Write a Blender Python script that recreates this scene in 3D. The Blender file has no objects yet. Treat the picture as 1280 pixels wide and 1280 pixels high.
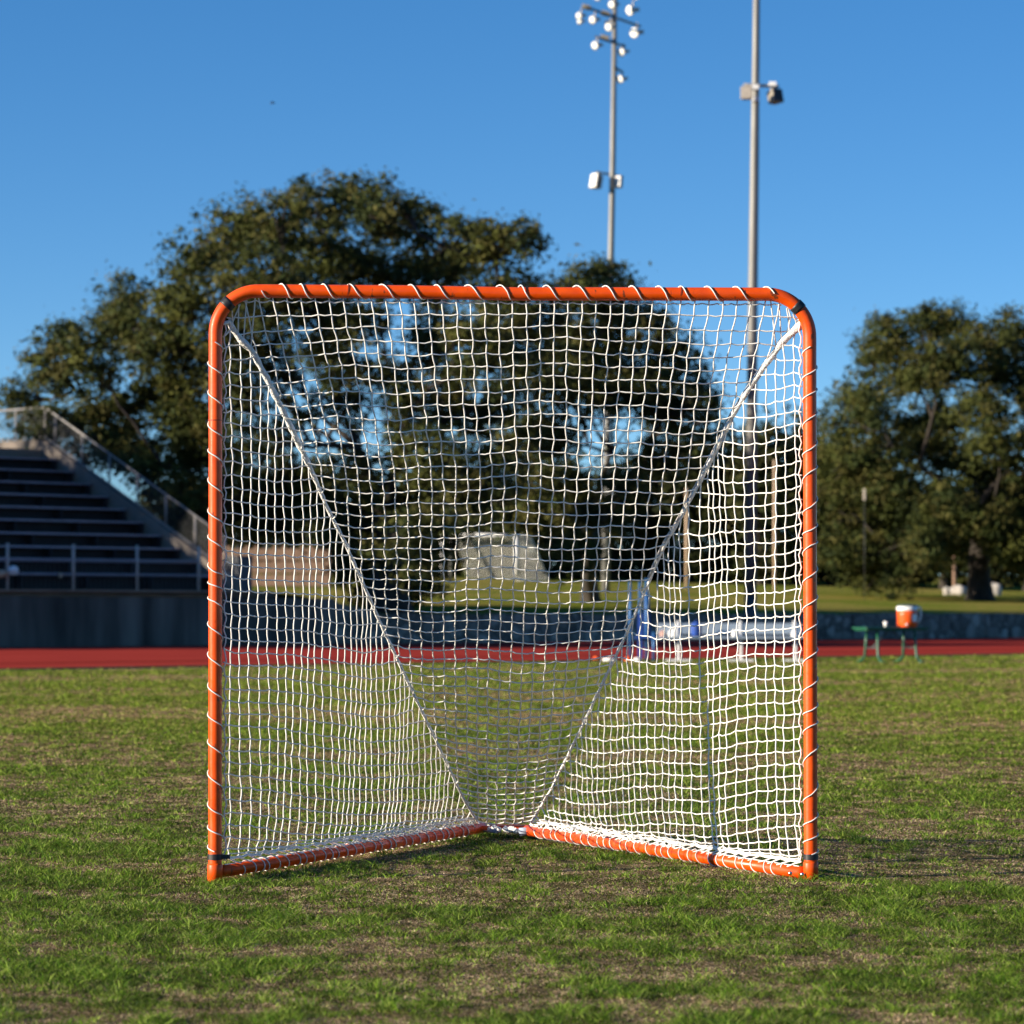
import bpy, math, random
import numpy as np
from mathutils import Vector, Matrix
random.seed(7); rng = np.random.default_rng(7)
R = math.radians
scn = bpy.context.scene
# ------------------------------------------------------------------ camera
F = 4158.0; CX = 640.0; HZ = 762.0; H = 0.853
PITCH = math.atan((HZ - 640) / F)
cam = bpy.data.cameras.new("Camera"); cam_o = bpy.data.objects.new("Camera", cam)
scn.collection.objects.link(cam_o); scn.camera = cam_o
cam.sensor_width = 36; cam.lens = F / 1280 * 36; cam.clip_start = 0.1; cam.clip_end = 5000
cam_o.location = (0, 0, H); cam_o.rotation_euler = (R(90) + PITCH, 0, 0)
cam.dof.use_dof = True; cam.dof.focus_distance = 10.9; cam.dof.aperture_fstop = 7.0
scn.render.resolution_x = 1024; scn.render.resolution_y = 1024
# ------------------------------------------------------------------ light
SUN_EL = 14.2; SUN_A = 20.7           # elevation; degrees in front of "straight left"
sd = Vector((-math.cos(R(SUN_A)) * math.cos(R(SUN_EL)), -math.sin(R(SUN_A)) * math.cos(R(SUN_EL)), math.sin(R(SUN_EL))))
sun = bpy.data.lights.new("Sun", 'SUN'); sun.energy = 5.0; sun.angle = R(0.5); sun.color = (1.0, 0.86, 0.68)
sun_o = bpy.data.objects.new("Sun", sun); scn.collection.objects.link(sun_o)
sun_o.rotation_euler = sd.to_track_quat('Z', 'Y').to_euler()
world = bpy.data.worlds.new("World"); scn.world = world; world.use_nodes = True
wn = world.node_tree; bg = wn.nodes['Background']
sky = wn.nodes.new('ShaderNodeTexSky'); sky.sky_type = 'NISHITA'; sky.sun_disc = False
sky.sun_elevation = R(SUN_EL); sky.sun_rotation = math.atan2(sd.x, sd.y)
sky.air_density = 1.0; sky.dust_density = 0.0; sky.ozone_density = 3.0; sky.altitude = 300
tcw = wn.nodes.new('ShaderNodeTexCoord'); add = wn.nodes.new('ShaderNodeVectorMath'); add.operation = 'ADD'
mulw = wn.nodes.new('ShaderNodeVectorMath'); mulw.operation = 'MULTIPLY'; mulw.inputs[1].default_value = (1, 1, 1.6)
add.inputs[1].default_value = (0, 0, 0.05)
nrm = wn.nodes.new('ShaderNodeVectorMath'); nrm.operation = 'NORMALIZE'
wn.links.new(tcw.outputs['Generated'], mulw.inputs[0]); wn.links.new(mulw.outputs[0], add.inputs[0])
wn.links.new(add.outputs[0], nrm.inputs[0]); wn.links.new(nrm.outputs[0], sky.inputs[0])
hs = wn.nodes.new('ShaderNodeHueSaturation'); hs.inputs['Saturation'].default_value = 1.27; hs.inputs['Hue'].default_value = 0.506
wn.links.new(sky.outputs[0], hs.inputs['Color']); wn.links.new(hs.outputs[0], bg.inputs[0]); bg.inputs[1].default_value = 0.095
scn.view_settings.view_transform = 'Standard'; scn.view_settings.look = 'None'
scn.view_settings.exposure = 1.02; scn.view_settings.gamma = 1.0

# ------------------------------------------------------------------ helpers
cp, sp_ = math.cos(PITCH), math.sin(PITCH)
def P(px, py, d):
    "point of the place seen at photo pixel px,py whose world Y is d"
    a = (px - CX) / F; b = (640 - py) / F
    dy = cp - b * sp_; dz = sp_ + b * cp
    t = d / dy
    return Vector((a * t, d, H + dz * t))
def proj(v):
    y = v[1]; z = v[2] - H
    w = y * cp + z * sp_; u = -y * sp_ + z * cp
    return CX + F * v[0] / w, 640 - F * u / w

def link(o): scn.collection.objects.link(o); return o
def thing(name, label, cat, loc=(0, 0, 0), group=None):
    o = bpy.data.objects.new(name, None); link(o); o.location = loc
    o.empty_display_size = 0.2
    o["label"] = label; o["category"] = cat
    if group: o["group"] = group
    return o
def tag(o, label=None, cat=None, group=None, kind=None):
    if label: o["label"] = label
    if cat: o["category"] = cat
    if group: o["group"] = group
    if kind: o["kind"] = kind
    return o

class MB:
    def __init__(s): s.v = []; s.f = []
    def add(s, vs, fs):
        n = len(s.v); s.v.extend([tuple(v) for v in vs]); s.f.extend([tuple(i + n for i in f) for f in fs])
    def box(s, c, sx, sy, sz, rot=None, taper=1.0, bev=0.0):
        c = Vector(c); vs = []
        for dz in (-1, 1):
            k = taper if dz > 0 else 1
            for dx, dy in ((-1, -1), (1, -1), (1, 1), (-1, 1)):
                v = Vector((dx * sx / 2 * k, dy * sy / 2 * k, dz * sz / 2))
                if rot is not None: v = rot @ v
                vs.append(c + v)
        s.add(vs, [(3, 2, 1, 0), (4, 5, 6, 7), (0, 1, 5, 4), (1, 2, 6, 5), (2, 3, 7, 6), (3, 0, 4, 7)])
    def tube(s, pts, r, n=8, cap=True):
        pts = [Vector(p) for p in pts]; m = len(pts)
        rs = r if hasattr(r, '__len__') else [r] * m
        ref = None; rings = []
        for i, p in enumerate(pts):
            t = (pts[min(i + 1, m - 1)] - pts[max(i - 1, 0)])
            if t.length < 1e-9: t = Vector((0, 0, 1))
            t.normalize()
            if ref is None:
                ref = Vector((0, 0, 1)) if abs(t.z) < 0.9 else Vector((1, 0, 0))
                a = t.cross(ref).normalized()
            else:
                a = (a - t * a.dot(t))
                if a.length < 1e-6: a = t.orthogonal()
                a.normalize()
            b = t.cross(a)
            rings.append([p + (a * math.cos(2 * math.pi * k / n) + b * math.sin(2 * math.pi * k / n)) * rs[i] for k in range(n)])
        vs = [v for rg in rings for v in rg]; fs = []
        for i in range(m - 1):
            for k in range(n):
                k2 = (k + 1) % n
                fs.append((i * n + k, i * n + k2, (i + 1) * n + k2, (i + 1) * n + k))
        if cap and n > 2:
            fs.append(tuple(range(n - 1, -1, -1))); fs.append(tuple((m - 1) * n + k for k in range(n)))
        s.add(vs, fs)
    def lathe(s, prof, c=(0, 0, 0), n=24, rot=None, cap=True):
        c = Vector(c); vs = []
        for r, z in prof:
            for k in range(n):
                v = Vector((r * math.cos(2 * math.pi * k / n), r * math.sin(2 * math.pi * k / n), z))
                if rot is not None: v = rot @ v
                vs.append(c + v)
        fs = []
        for i in range(len(prof) - 1):
            for k in range(n):
                k2 = (k + 1) % n
                fs.append((i * n + k, i * n + k2, (i + 1) * n + k2, (i + 1) * n + k))
        if cap:
            fs.append(tuple(range(n - 1, -1, -1))); fs.append(tuple((len(prof) - 1) * n + k for k in range(n)))
        s.add(vs, fs)
    def build(s, name, mat, parent=None, smooth=False, bevel=0):
        me = bpy.data.meshes.new(name); me.from_pydata(s.v, [], s.f); me.update()
        me.materials.append(mat)
        o = bpy.data.objects.new(name, me); link(o)
        if parent is not None:
            o.parent = parent; o.matrix_parent_inverse = Matrix.Translation(parent.location).inverted()
        if smooth: me.polygons.foreach_set('use_smooth', [True] * len(me.polygons))
        if bevel:
            b = o.modifiers.new('bevel', 'BEVEL'); b.width = bevel; b.segments = 2; b.limit_method = 'ANGLE'
        return o

def np_mesh(name, verts, quads=None, tris=None, mat=None, col=None, parent=None):
    me = bpy.data.meshes.new(name)
    nq = 0 if quads is None else len(quads); nt = 0 if tris is None else len(tris)
    loops = np.concatenate([x.ravel() for x in (quads, tris) if x is not None]).astype(np.int32)
    me.vertices.add(len(verts)); me.vertices.foreach_set('co', verts.astype(np.float32).ravel())
    me.loops.add(len(loops)); me.loops.foreach_set('vertex_index', loops)
    me.polygons.add(nq + nt)
    starts = np.concatenate([np.arange(nq) * 4, nq * 4 + np.arange(nt) * 3]).astype(np.int32)
    me.polygons.foreach_set('loop_start', starts)
    me.update(calc_edges=True)
    if col is not None:
        a = me.color_attributes.new('Col', 'FLOAT_COLOR', 'POINT')
        c4 = np.ones((len(verts), 4), np.float32); c4[:, :3] = col
        a.data.foreach_set('color', c4.ravel())
    if mat: me.materials.append(mat)
    o = bpy.data.objects.new(name, me); link(o)
    if parent is not None:
        o.parent = parent; o.matrix_parent_inverse = Matrix.Translation(parent.location).inverted()
    return o

# ------------------------------------------------------------------ materials
def mat(name, col, rough=0.6, metal=0.0, var=0.0, scale=8.0, bump=0.0, coat=0.0, stretch=(1, 1, 1), col2=None, detail=6, spec=0.5):
    m = bpy.data.materials.new(name); m.use_nodes = True; nt = m.node_tree; b = nt.nodes['Principled BSDF']
    b.inputs['Base Color'].default_value = (*col, 1); b.inputs['Roughness'].default_value = rough
    b.inputs['Metallic'].default_value = metal; b.inputs['Coat Weight'].default_value = coat
    b.inputs['Specular IOR Level'].default_value = spec
    tc = nt.nodes.new('ShaderNodeTexCoord'); mp = nt.nodes.new('ShaderNodeMapping'); mp.inputs['Scale'].default_value = stretch
    nt.links.new(tc.outputs['Object'], mp.inputs[0])
    nz = nt.nodes.new('ShaderNodeTexNoise'); nz.inputs['Scale'].default_value = scale; nz.inputs['Detail'].default_value = detail
    nt.links.new(mp.outputs[0], nz.inputs['Vector'])
    if var or col2:
        rp = nt.nodes.new('ShaderNodeValToRGB')
        c2 = col2 if col2 else tuple(min(1, c * (1 + var)) for c in col); c1 = col if col2 else tuple(c * (1 - var) for c in col)
        rp.color_ramp.elements[0].position = 0.32; rp.color_ramp.elements[0].color = (*c1, 1)
        rp.color_ramp.elements[1].position = 0.68; rp.color_ramp.elements[1].color = (*c2, 1)
        nt.links.new(nz.outputs[0], rp.inputs[0]); nt.links.new(rp.outputs[0], b.inputs['Base Color'])
    if bump:
        bp = nt.nodes.new('ShaderNodeBump'); bp.inputs['Strength'].default_value = bump; bp.inputs['Distance'].default_value = 0.02
        nt.links.new(nz.outputs[0], bp.inputs['Height']); nt.links.new(bp.outputs[0], b.inputs['Normal'])
    return m
def leaf_mat(name, trans=0.25, rough=0.65, spec=0.25, tint=(1, 1, 1)):
    m = bpy.data.materials.new(name); m.use_nodes = True; nt = m.node_tree; b = nt.nodes['Principled BSDF']
    at = nt.nodes.new('ShaderNodeAttribute'); at.attribute_name = 'Col'
    b.inputs['Roughness'].default_value = rough; b.inputs['Specular IOR Level'].default_value = spec
    nt.links.new(at.outputs['Color'], b.inputs['Base Color'])
    tr = nt.nodes.new('ShaderNodeBsdfTranslucent'); nt.links.new(at.outputs['Color'], tr.inputs[0])
    mx = nt.nodes.new('ShaderNodeMixShader'); mx.inputs[0].default_value = trans
    nt.links.new(b.outputs[0], mx.inputs[1]); nt.links.new(tr.outputs[0], mx.inputs[2])
    nt.links.new(mx.outputs[0], nt.nodes['Material Output'].inputs[0])
    return m
M = dict(
    orange=mat('orange_paint', (0.70, 0.068, 0.001), 0.38, scale=22, col2=(0.80, 0.088, 0.001), bump=0.06, coat=0.15, spec=0.35),
    cord=mat('white_cord', (0.80, 0.79, 0.74), 0.75, var=0.08, scale=60, spec=0.2),
    rope=mat('white_rope', (0.84, 0.83, 0.79), 0.8, var=0.15, scale=120, bump=0.6, spec=0.2),
    black=mat('black_strap', (0.012, 0.012, 0.014), 0.5, var=0.3, scale=40),
    bolt=mat('zinc', (0.6, 0.6, 0.6), 0.3, 1.0),
    greycloth=mat('grey_tape', (0.30, 0.36, 0.46), 0.7, var=0.3, scale=60),
    steel=mat('galvanised_steel', (0.20, 0.20, 0.19), 0.55, 0.25, var=0.12, scale=6, stretch=(1, 1, 0.2)),
    darksteel=mat('dark_steel', (0.06, 0.065, 0.07), 0.5, 0.3, var=0.2, scale=10),
    rail=mat('rail_pipe', (0.26, 0.25, 0.24), 0.55, 0.2, var=0.15, scale=12),
    post=mat('guard_post_paint', (0.46, 0.40, 0.34), 0.6, 0.0, var=0.12, scale=9),
    lamp_white=mat('lamp_glass', (0.9, 0.9, 0.86), 0.25, 0.0, coat=0.4),
    lamp_body=mat('lamp_body', (0.30, 0.27, 0.22), 0.55, 0.2, var=0.2, scale=10),
    speaker=mat('speaker_cabinet', (0.30, 0.27, 0.23), 0.6, var=0.15, scale=10),
    speaker_dark=mat('speaker_grille', (0.02, 0.02, 0.022), 0.6),
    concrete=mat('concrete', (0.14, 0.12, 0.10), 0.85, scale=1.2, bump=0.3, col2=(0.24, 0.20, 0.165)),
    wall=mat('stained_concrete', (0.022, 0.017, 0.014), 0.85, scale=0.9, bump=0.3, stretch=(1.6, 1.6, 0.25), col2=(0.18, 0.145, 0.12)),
    seat=mat('aluminium_seat', (0.30, 0.27, 0.31), 0.5, 0.3, var=0.15, scale=3),
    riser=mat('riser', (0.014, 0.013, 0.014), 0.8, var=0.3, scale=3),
    bark=mat('bark', (0.018, 0.014, 0.011), 0.9, scale=6, bump=1.0, stretch=(1, 1, 0.3), col2=(0.045, 0.036, 0.028)),
    bench_green=mat('green_coating', (0.006, 0.085, 0.04), 0.4, var=0.15, scale=20),
    cooler=mat('cooler_orange', (0.80, 0.10, 0.012), 0.35, var=0.05, scale=10),
    white=mat('white_plastic', (0.78, 0.78, 0.76), 0.4, var=0.04, scale=10),
    lid=mat('lid_dark', (0.02, 0.05, 0.04), 0.4),
    alu=mat('bench_aluminium', (0.45, 0.52, 0.58), 0.35, 0.55, var=0.08, scale=5),
    blue=mat('blue_fabric', (0.012, 0.06, 0.30), 0.7, var=0.2, scale=12),
    bluemetal=mat('blue_metal', (0.03, 0.13, 0.33), 0.45, 0.2, var=0.15, scale=12),
    cone=mat('cone_orange', (0.85, 0.12, 0.02), 0.5),
    goalpaint=mat('goal_white', (0.8, 0.8, 0.78), 0.4, var=0.05),
    farnet=mat('far_net_cord', (0.42, 0.42, 0.38), 0.8),
    rock=mat('boulder', (0.34, 0.31, 0.27), 0.9, scale=4, bump=1, col2=(0.52, 0.49, 0.44)),
    wood=mat('weathered_wood', (0.17, 0.10, 0.065), 0.85, scale=5, stretch=(6, 6, 0.6), bump=0.4, col2=(0.30, 0.19, 0.13)),
    tan=mat('tan_plastic', (0.5, 0.36, 0.24), 0.6, var=0.1),
    bird=mat('feathers', (0.02, 0.02, 0.02), 0.7, var=0.2),
    box=mat('cabinet_grey', (0.07, 0.08, 0.095), 0.6, 0.2, var=0.15, scale=5),
    leaf=leaf_mat('oak_leaf', 0.2, 0.7, 0.12), grass=leaf_mat('grass_blade', 0.3, 0.5, 0.15),
)
def ramp(nt, fac, stops):
    rp = nt.nodes.new('ShaderNodeValToRGB'); e = rp.color_ramp.elements
    e[0].position, e[0].color = stops[0][0], (*stops[0][1], 1); e[1].position, e[1].color = stops[-1][0], (*stops[-1][1], 1)
    for p, c in stops[1:-1]:
        x = e.new(p); x.color = (*c, 1)
    nt.links.new(fac, rp.inputs[0]); return rp.outputs[0]
def noise(nt, vec, scale, detail=4, stretch=None):
    if stretch:
        mp = nt.nodes.new('ShaderNodeMapping'); mp.inputs['Scale'].default_value = stretch; nt.links.new(vec, mp.inputs[0]); vec = mp.outputs[0]
    n = nt.nodes.new('ShaderNodeTexNoise'); n.inputs['Scale'].default_value = scale; n.inputs['Detail'].default_value = detail
    nt.links.new(vec, n.inputs['Vector']); return n.outputs[0]
def mixc(nt, fac, a, b, mode='MIX'):
    m = nt.nodes.new('ShaderNodeMix'); m.data_type = 'RGBA'; m.blend_type = mode
    if isinstance(fac, float): m.inputs[0].default_value = fac
    else: nt.links.new(fac, m.inputs[0])
    nt.links.new(a, m.inputs[6]); nt.links.new(b, m.inputs[7]); return m.outputs[2]
def turf_material(name, green, tan, soil):
    m = bpy.data.materials.new(name); m.use_nodes = True; nt = m.node_tree; b = nt.nodes['Principled BSDF']
    tc = nt.nodes.new('ShaderNodeTexCoord'); v = tc.outputs['Object']
    big = ramp(nt, noise(nt, v, 0.35, 5, (0.6, 1.6, 1)), [(0.40, (0, 0, 0)), (0.60, (1, 1, 1))])
    fine = ramp(nt, noise(nt, v, 7, 6), [(0.40, (0, 0, 0)), (0.62, (1, 1, 1))])
    f = mixc(nt, 0.5, big, fine)
    c = ramp(nt, f, [(0.15, green), (0.5, tuple((g + t) / 2 for g, t in zip(green, tan))), (0.9, tan)])
    mic = ramp(nt, noise(nt, v, 60, 4), [(0.42, soil), (0.62, (1, 1, 1))])
    c = mixc(nt, 0.6, c, mic, 'MULTIPLY')
    nt.links.new(c, b.inputs['Base Color']); b.inputs['Roughness'].default_value = 0.9; b.inputs['Specular IOR Level'].default_value = 0.0
    bp = nt.nodes.new('ShaderNodeBump'); bp.inputs['Strength'].default_value = 0.8; bp.inputs['Distance'].default_value = 0.03
    nt.links.new(noise(nt, v, 30, 5), bp.inputs['Height']); nt.links.new(bp.outputs[0], b.inputs['Normal'])
    return m
def worn_paint(m):
    nt = m.node_tree; b = nt.nodes['Principled BSDF']; src = b.inputs['Base Color'].links[0].from_socket
    tc = nt.nodes.new('ShaderNodeTexCoord')
    f = ramp(nt, noise(nt, tc.outputs['Object'], 55, 7, (1, 1, 0.45)), [(0.64, (0, 0, 0)), (0.70, (1, 1, 1))])
    d = nt.nodes.new('ShaderNodeRGB'); d.outputs[0].default_value = (0.20, 0.045, 0.012, 1)
    nt.links.new(mixc(nt, f, src, d.outputs[0]), b.inputs['Base Color'])
    r = ramp(nt, noise(nt, tc.outputs['Object'], 9, 5), [(0.35, (0.30,) * 3), (0.7, (0.55,) * 3)]); nt.links.new(r, b.inputs['Roughness'])
worn_paint(M['orange'])
M['turf'] = turf_material('turf', (0.06, 0.065, 0.02), (0.22, 0.16, 0.09), (0.2, 0.17, 0.13))
M['hill'] = turf_material('hill_turf', (0.12, 0.19, 0.014), (0.36, 0.27, 0.08), (0.75, 0.75, 0.7))
def track_material():
    m = bpy.data.materials.new('track_rubber'); m.use_nodes = True; nt = m.node_tree; b = nt.nodes['Principled BSDF']
    tc = nt.nodes.new('ShaderNodeTexCoord'); v = tc.outputs['Object']
    a = ramp(nt, noise(nt, v, 0.6, 5), [(0.3, (0.36, 0.044, 0.034)), (0.7, (0.43, 0.056, 0.042))])
    g = ramp(nt, noise(nt, v, 90, 3), [(0.3, (0.75, 0.75, 0.75)), (0.6, (1, 1, 1))])
    nt.links.new(mixc(nt, 1.0, a, g, 'MULTIPLY'), b.inputs['Base Color']); b.inputs['Roughness'].default_value = 0.9; b.inputs['Specular IOR Level'].default_value = 0.0
    return m
M['track'] = track_material()
def stone_material():
    m = bpy.data.materials.new('rubble_stone'); m.use_nodes = True; nt = m.node_tree; b = nt.nodes['Principled BSDF']
    tc = nt.nodes.new('ShaderNodeTexCoord'); v = tc.outputs['Object']
    vo = nt.nodes.new('ShaderNodeTexVoronoi'); vo.inputs['Scale'].default_value = 3.2; nt.links.new(v, vo.inputs['Vector'])
    c = ramp(nt, vo.outputs['Color'], [(0.1, (0.10, 0.085, 0.07)), (0.6, (0.22, 0.19, 0.16)), (1.0, (0.40, 0.36, 0.31))])
    ve = nt.nodes.new('ShaderNodeTexVoronoi'); ve.feature = 'DISTANCE_TO_EDGE'; ve.inputs['Scale'].default_value = 3.2; nt.links.new(v, ve.inputs['Vector'])
    e = ramp(nt, ve.outputs['Distance'], [(0.0, (0.3, 0.3, 0.3)), (0.08, (1, 1, 1))])
    nt.links.new(mixc(nt, 1.0, c, e, 'MULTIPLY'), b.inputs['Base Color']); b.inputs['Roughness'].default_value = 0.9
    bp = nt.nodes.new('ShaderNodeBump'); bp.inputs['Strength'].default_value = 1; bp.inputs['Distance'].default_value = 0.05
    nt.links.new(ve.outputs['Distance'], bp.inputs['Height']); nt.links.new(bp.outputs[0], b.inputs['Normal'])
    return m
M['stone'] = stone_material()

# ------------------------------------------------------------------ the layout of the far side: wall line
PH = R(46); E = Vector((math.sin(PH), math.cos(PH), 0)); B = Vector((-math.cos(PH), math.sin(PH), 0))
O = Vector((-7.24, 79.7, 0))
def L(s, q, z=0.0): return O + E * s + B * q + Vector((0, 0, z))
def sm(t): t = min(1, max(0, t)); return t * t * (3 - 2 * t)
def wall_h(s): return 0.73 + 0.54 * (1 - sm((s - 2.5) / 3.5))
def hill_z(s, q):
    base = wall_h(s) * (1 - sm(q / 40)) + 0.73 * sm(q / 40)
    qq = min(q, 78)
    return base + 0.031 * qq - 0.0006 * max(0, 0) + 0.05 * math.sin(s * 0.3 + q * 0.21) * sm(q / 8)
def hill_at(px, py):
    "first point of the hill seen at the pixel"
    for i in range(2000):
        d = 80 + i * 0.1; p = P(px, py, d); r = p - O; q = r.dot(B); s = r.dot(E)
        if q > 0.1 and p.z <= hill_z(s, q): return Vector((p.x, p.y, hill_z(s, q)))
    return P(px, py, 165)

# ground sheet: field, level with the track, one sheet to the horizon on the near side of the wall
m = MB(); m.add([(-1500, -600, 0), (1500, -600, 0), L(1800, 0.15, 0), L(-1800, 0.15, 0)], [(0, 1, 2, 3)])
tag(m.build('grass_field', M['turf']), kind='structure')
# track
q_near = (P(0, 838, 46.7) - O).dot(B)
m = MB(); m.add([L(-120, q_near, 0.006), L(160, q_near, 0.006), L(160, -0.9, 0.006), L(-120, -0.9, 0.006)], [(0, 1, 2, 3)])
tag(m.build('running_track', M['track']), kind='structure')
m = MB(); m.add([L(-120, q_near - 0.10, 0.0), L(160, q_near - 0.10, 0.0), L(160, q_near, 0.0), L(-120, q_near, 0.0),
                 L(-120, q_near - 0.10, 0.03), L(160, q_near - 0.10, 0.03), L(160, q_near, 0.03), L(-120, q_near, 0.03)],
                [(4, 5, 6, 7), (0, 1, 5, 4), (1, 2, 6, 5), (2, 3, 7, 6), (3, 0, 4, 7)])
tag(m.build('track_kerb', mat('kerb', (0.22, 0.16, 0.09), 0.9, var=0.2, spec=0.0)), kind='structure')
m = MB(); m.add([L(-120, q_near + 4.3, 0.010), L(160, q_near + 4.3, 0.010), L(160, q_near + 4.9, 0.010), L(-120, q_near + 4.9, 0.010)], [(0, 1, 2, 3)])
tag(m.build('track_seam', mat('track_seam', (0.24, 0.03, 0.022), 0.9, var=0.15, scale=2, spec=0.0)), kind='structure')  # darker red strip running the length of the track
# hill behind the wall
ss = np.concatenate([np.linspace(-400, -40, 10), np.linspace(-36, 90, 127), np.linspace(100, 900, 12)])
qs = np.concatenate([np.linspace(0.25, 90, 120), np.array([120, 200, 400, 900, 1800])])
vs = [L(s, q, hill_z(s, q) - (0.04 if q < 0.3 else 0)) for q in qs for s in ss]
n = len(ss); fs = [(j * n + i, j * n + i + 1, (j + 1) * n + i + 1, (j + 1) * n + i) for j in range(len(qs) - 1) for i in range(n - 1)]
m = MB(); m.add(vs, fs); tag(m.build('hill', M['hill'], smooth=True), kind='structure')

# retaining wall, low rubble stone
def wall_strip(name, s0, s1, mt, q0=0.0, q1=0.32, n=60, rough=0.0):
    m = MB(); rr = random.Random(3)
    for i in range(n):
        a = s0 + (s1 - s0) * i / n; b = s0 + (s1 - s0) * (i + 1) / n
        ja = rr.uniform(-rough, rough); 
        za, zb = wall_h(a) + ja, wall_h(b) + ja
        qf = q0 + rr.uniform(-rough, rough) * 0.7
        v = [L(a, qf, -0.05), L(b, qf, -0.05), L(b, q1, -0.05), L(a, q1, -0.05), L(a, qf, za), L(b, qf, zb), L(b, q1, zb), L(a, q1, za)]
        m.add(v, [(4, 5, 6, 7), (0, 1, 5, 4), (1, 2, 6, 5), (2, 3, 7, 6), (3, 0, 4, 7)])
    return m.build(name, mt)
o = wall_strip('retaining_wall', 4.0, 140, M['stone'], n=330, rough=0.035)
tag(o, 'long low rubble stone retaining wall in shade behind the red track', 'wall')

# ------------------------------------------------------------------ bleachers
S0 = 1.25; WT = wall_h(0)
bl = thing('bleachers', 'concrete bleachers with shaded metal seat rows rising behind a stained wall at the left', 'bleachers', L(0, 0))
m = MB()
v = [L(-40, 0, -0.05), L(3.98, 0, -0.05), L(3.98, 0.3, -0.05), L(-40, 0.3, -0.05)]
v += [p + Vector((0, 0, WT + 0.05 - (0.14 if i in (1, 2) else 0))) for i, p in enumerate(v)]
m.add(v, [(4, 5, 6, 7), (0, 1, 5, 4), (1, 2, 6, 5), (2, 3, 7, 6), (3, 0, 4, 7)])
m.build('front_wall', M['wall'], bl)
m = MB(); Rl = Matrix.Rotation(PH - math.pi / 2, 3, 'Z')   # local x along E
Rl = Matrix((( E.x, B.x, 0), (E.y, B.y, 0), (0, 0, 1)))
def lbox(m, s0, s1, q0, q1, z0, z1):
    c = L((s0 + s1) / 2, (q0 + q1) / 2, (z0 + z1) / 2); m.box(c, s1 - s0, q1 - q0, z1 - z0, Rl)
lbox(m, -40, S0 + 1.0, 0.303, 1.0, WT - 0.1, WT + 0.02)
m.build('walkway', M['concrete'], bl)
NR = 10
m = MB(); lbox(m, -40, 1.6, -0.04, 0.34, WT + 0.003, WT + 0.04); m.build('wall_coping', mat('coping', (0.32, 0.22, 0.16), 0.8, var=0.2, scale=2), bl)
for k in range(NR):
    z = WT + 0.42 + 0.34 * k; q = 0.95 + 0.73 * k
    m = MB(); lbox(m, -40, S0 - 0.22, q, q + 0.27, z - 0.045, z)
    m.build('seat_row', M['seat'], bl, bevel=0.006)
    m = MB(); lbox(m, -40, S0 - 0.22, q + 0.30, q + 0.73 + 0.28, z - 0.36, z - 0.02)
    for s in np.arange(-39, S0, 1.9): lbox(m, s, s + 0.06, q + 0.02, q + 0.32, z - 0.34, z - 0.047)
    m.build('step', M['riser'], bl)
# sloping side wall (its inner face is what the camera sees) + level upper landing
zA = WT + 0.0; qA = 0.85; qB = 0.95 + 0.73 * NR; zB = WT + 0.42 + 0.34 * NR + 0.20
def top_at(q): return min(zB, WT + 0.42 + 0.34 * (q - 0.95) / 0.73 + 0.16)
m = MB(); qlist = [0.32, 0.8, qB, qB + 6]
def sidew(m, qs_, zs, zb, s0, s1):
    n = len(qs_)
    v = [L(s0, q, zb) for q in qs_] + [L(s0, q, z) for q, z in zip(qs_, zs)] + [L(s1, q, zb) for q in qs_] + [L(s1, q, z) for q, z in zip(qs_, zs)]
    f = []
    for i in range(n - 1):
        f += [(i, i + 1, n + i + 1, n + i), (2 * n + i, 3 * n + i, 3 * n + i + 1, 2 * n + i + 1), (n + i, n + i + 1, 3 * n + i + 1, 3 * n + i)]
    f += [(0, n, 3 * n, 2 * n), (n - 1, 3 * n - 1, 4 * n - 1, 2 * n - 1)]
    m.add(v, f)
sidew(m, qlist, [top_at(0.32), top_at(0.8), zB, zB], 0.2, S0 - 0.2, S0)
m.build('side_wall', M['concrete'], bl)
m = MB(); lbox(m, -40, S0 - 0.205, qB, qB + 1.6, zB - 0.75, zB - 0.28); m.build('top_landing', M['concrete'], bl)
# chain link fence on the side wall
fh = 0.82
fpath = [(0.8, top_at(0.8)), (qB, zB), (qB + 6, zB)]
def fz(q): return top_at(q) if q < qB else zB
m = MB()
for dz in (0.05, fh):
    m = MB(); m.tube([L(S0 - 0.1, q, fz(q) + dz) for q in (0.8, qB, qB + 6)], 0.026, 8)
    m.build('fence_rail', M['rail'], bl, smooth=True)
for q in list(np.arange(0.85, qB - 0.2, 1.16)) + [qB, qB + 1.3, qB + 2.6, qB + 3.9, qB + 5.2]:
    m = MB(); m.tube([L(S0 - 0.1, q, fz(q) - 0.02), L(S0 - 0.1, q, fz(q) + fh)], 0.028, 8); m.build('fence_post', M['rail'], bl, smooth=True)
m = MB()
q = 0.8
while q < qB + 6:
    for sgn in (1, -1):
        a = q; b = q + fh * 0.95
        if sgn > 0: p0, p1 = (a, 0.05), (b, fh)
        else: p0, p1 = (a, fh), (b, 0.05)
        pts = []
        for t in (0, 0.33, 0.66, 1):
            qq = p0[0] + (p1[0] - p0[0]) * t
            if qq > qB + 6: break
            pts.append(L(S0 - 0.1, qq, fz(qq) + p0[1] + (p1[1] - p0[1]) * t))
        if len(pts) > 1: m.tube(pts, 0.0022, 3, cap=False)
    q += 0.055
m.build('chain_link_mesh', M['darksteel'], bl)
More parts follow.
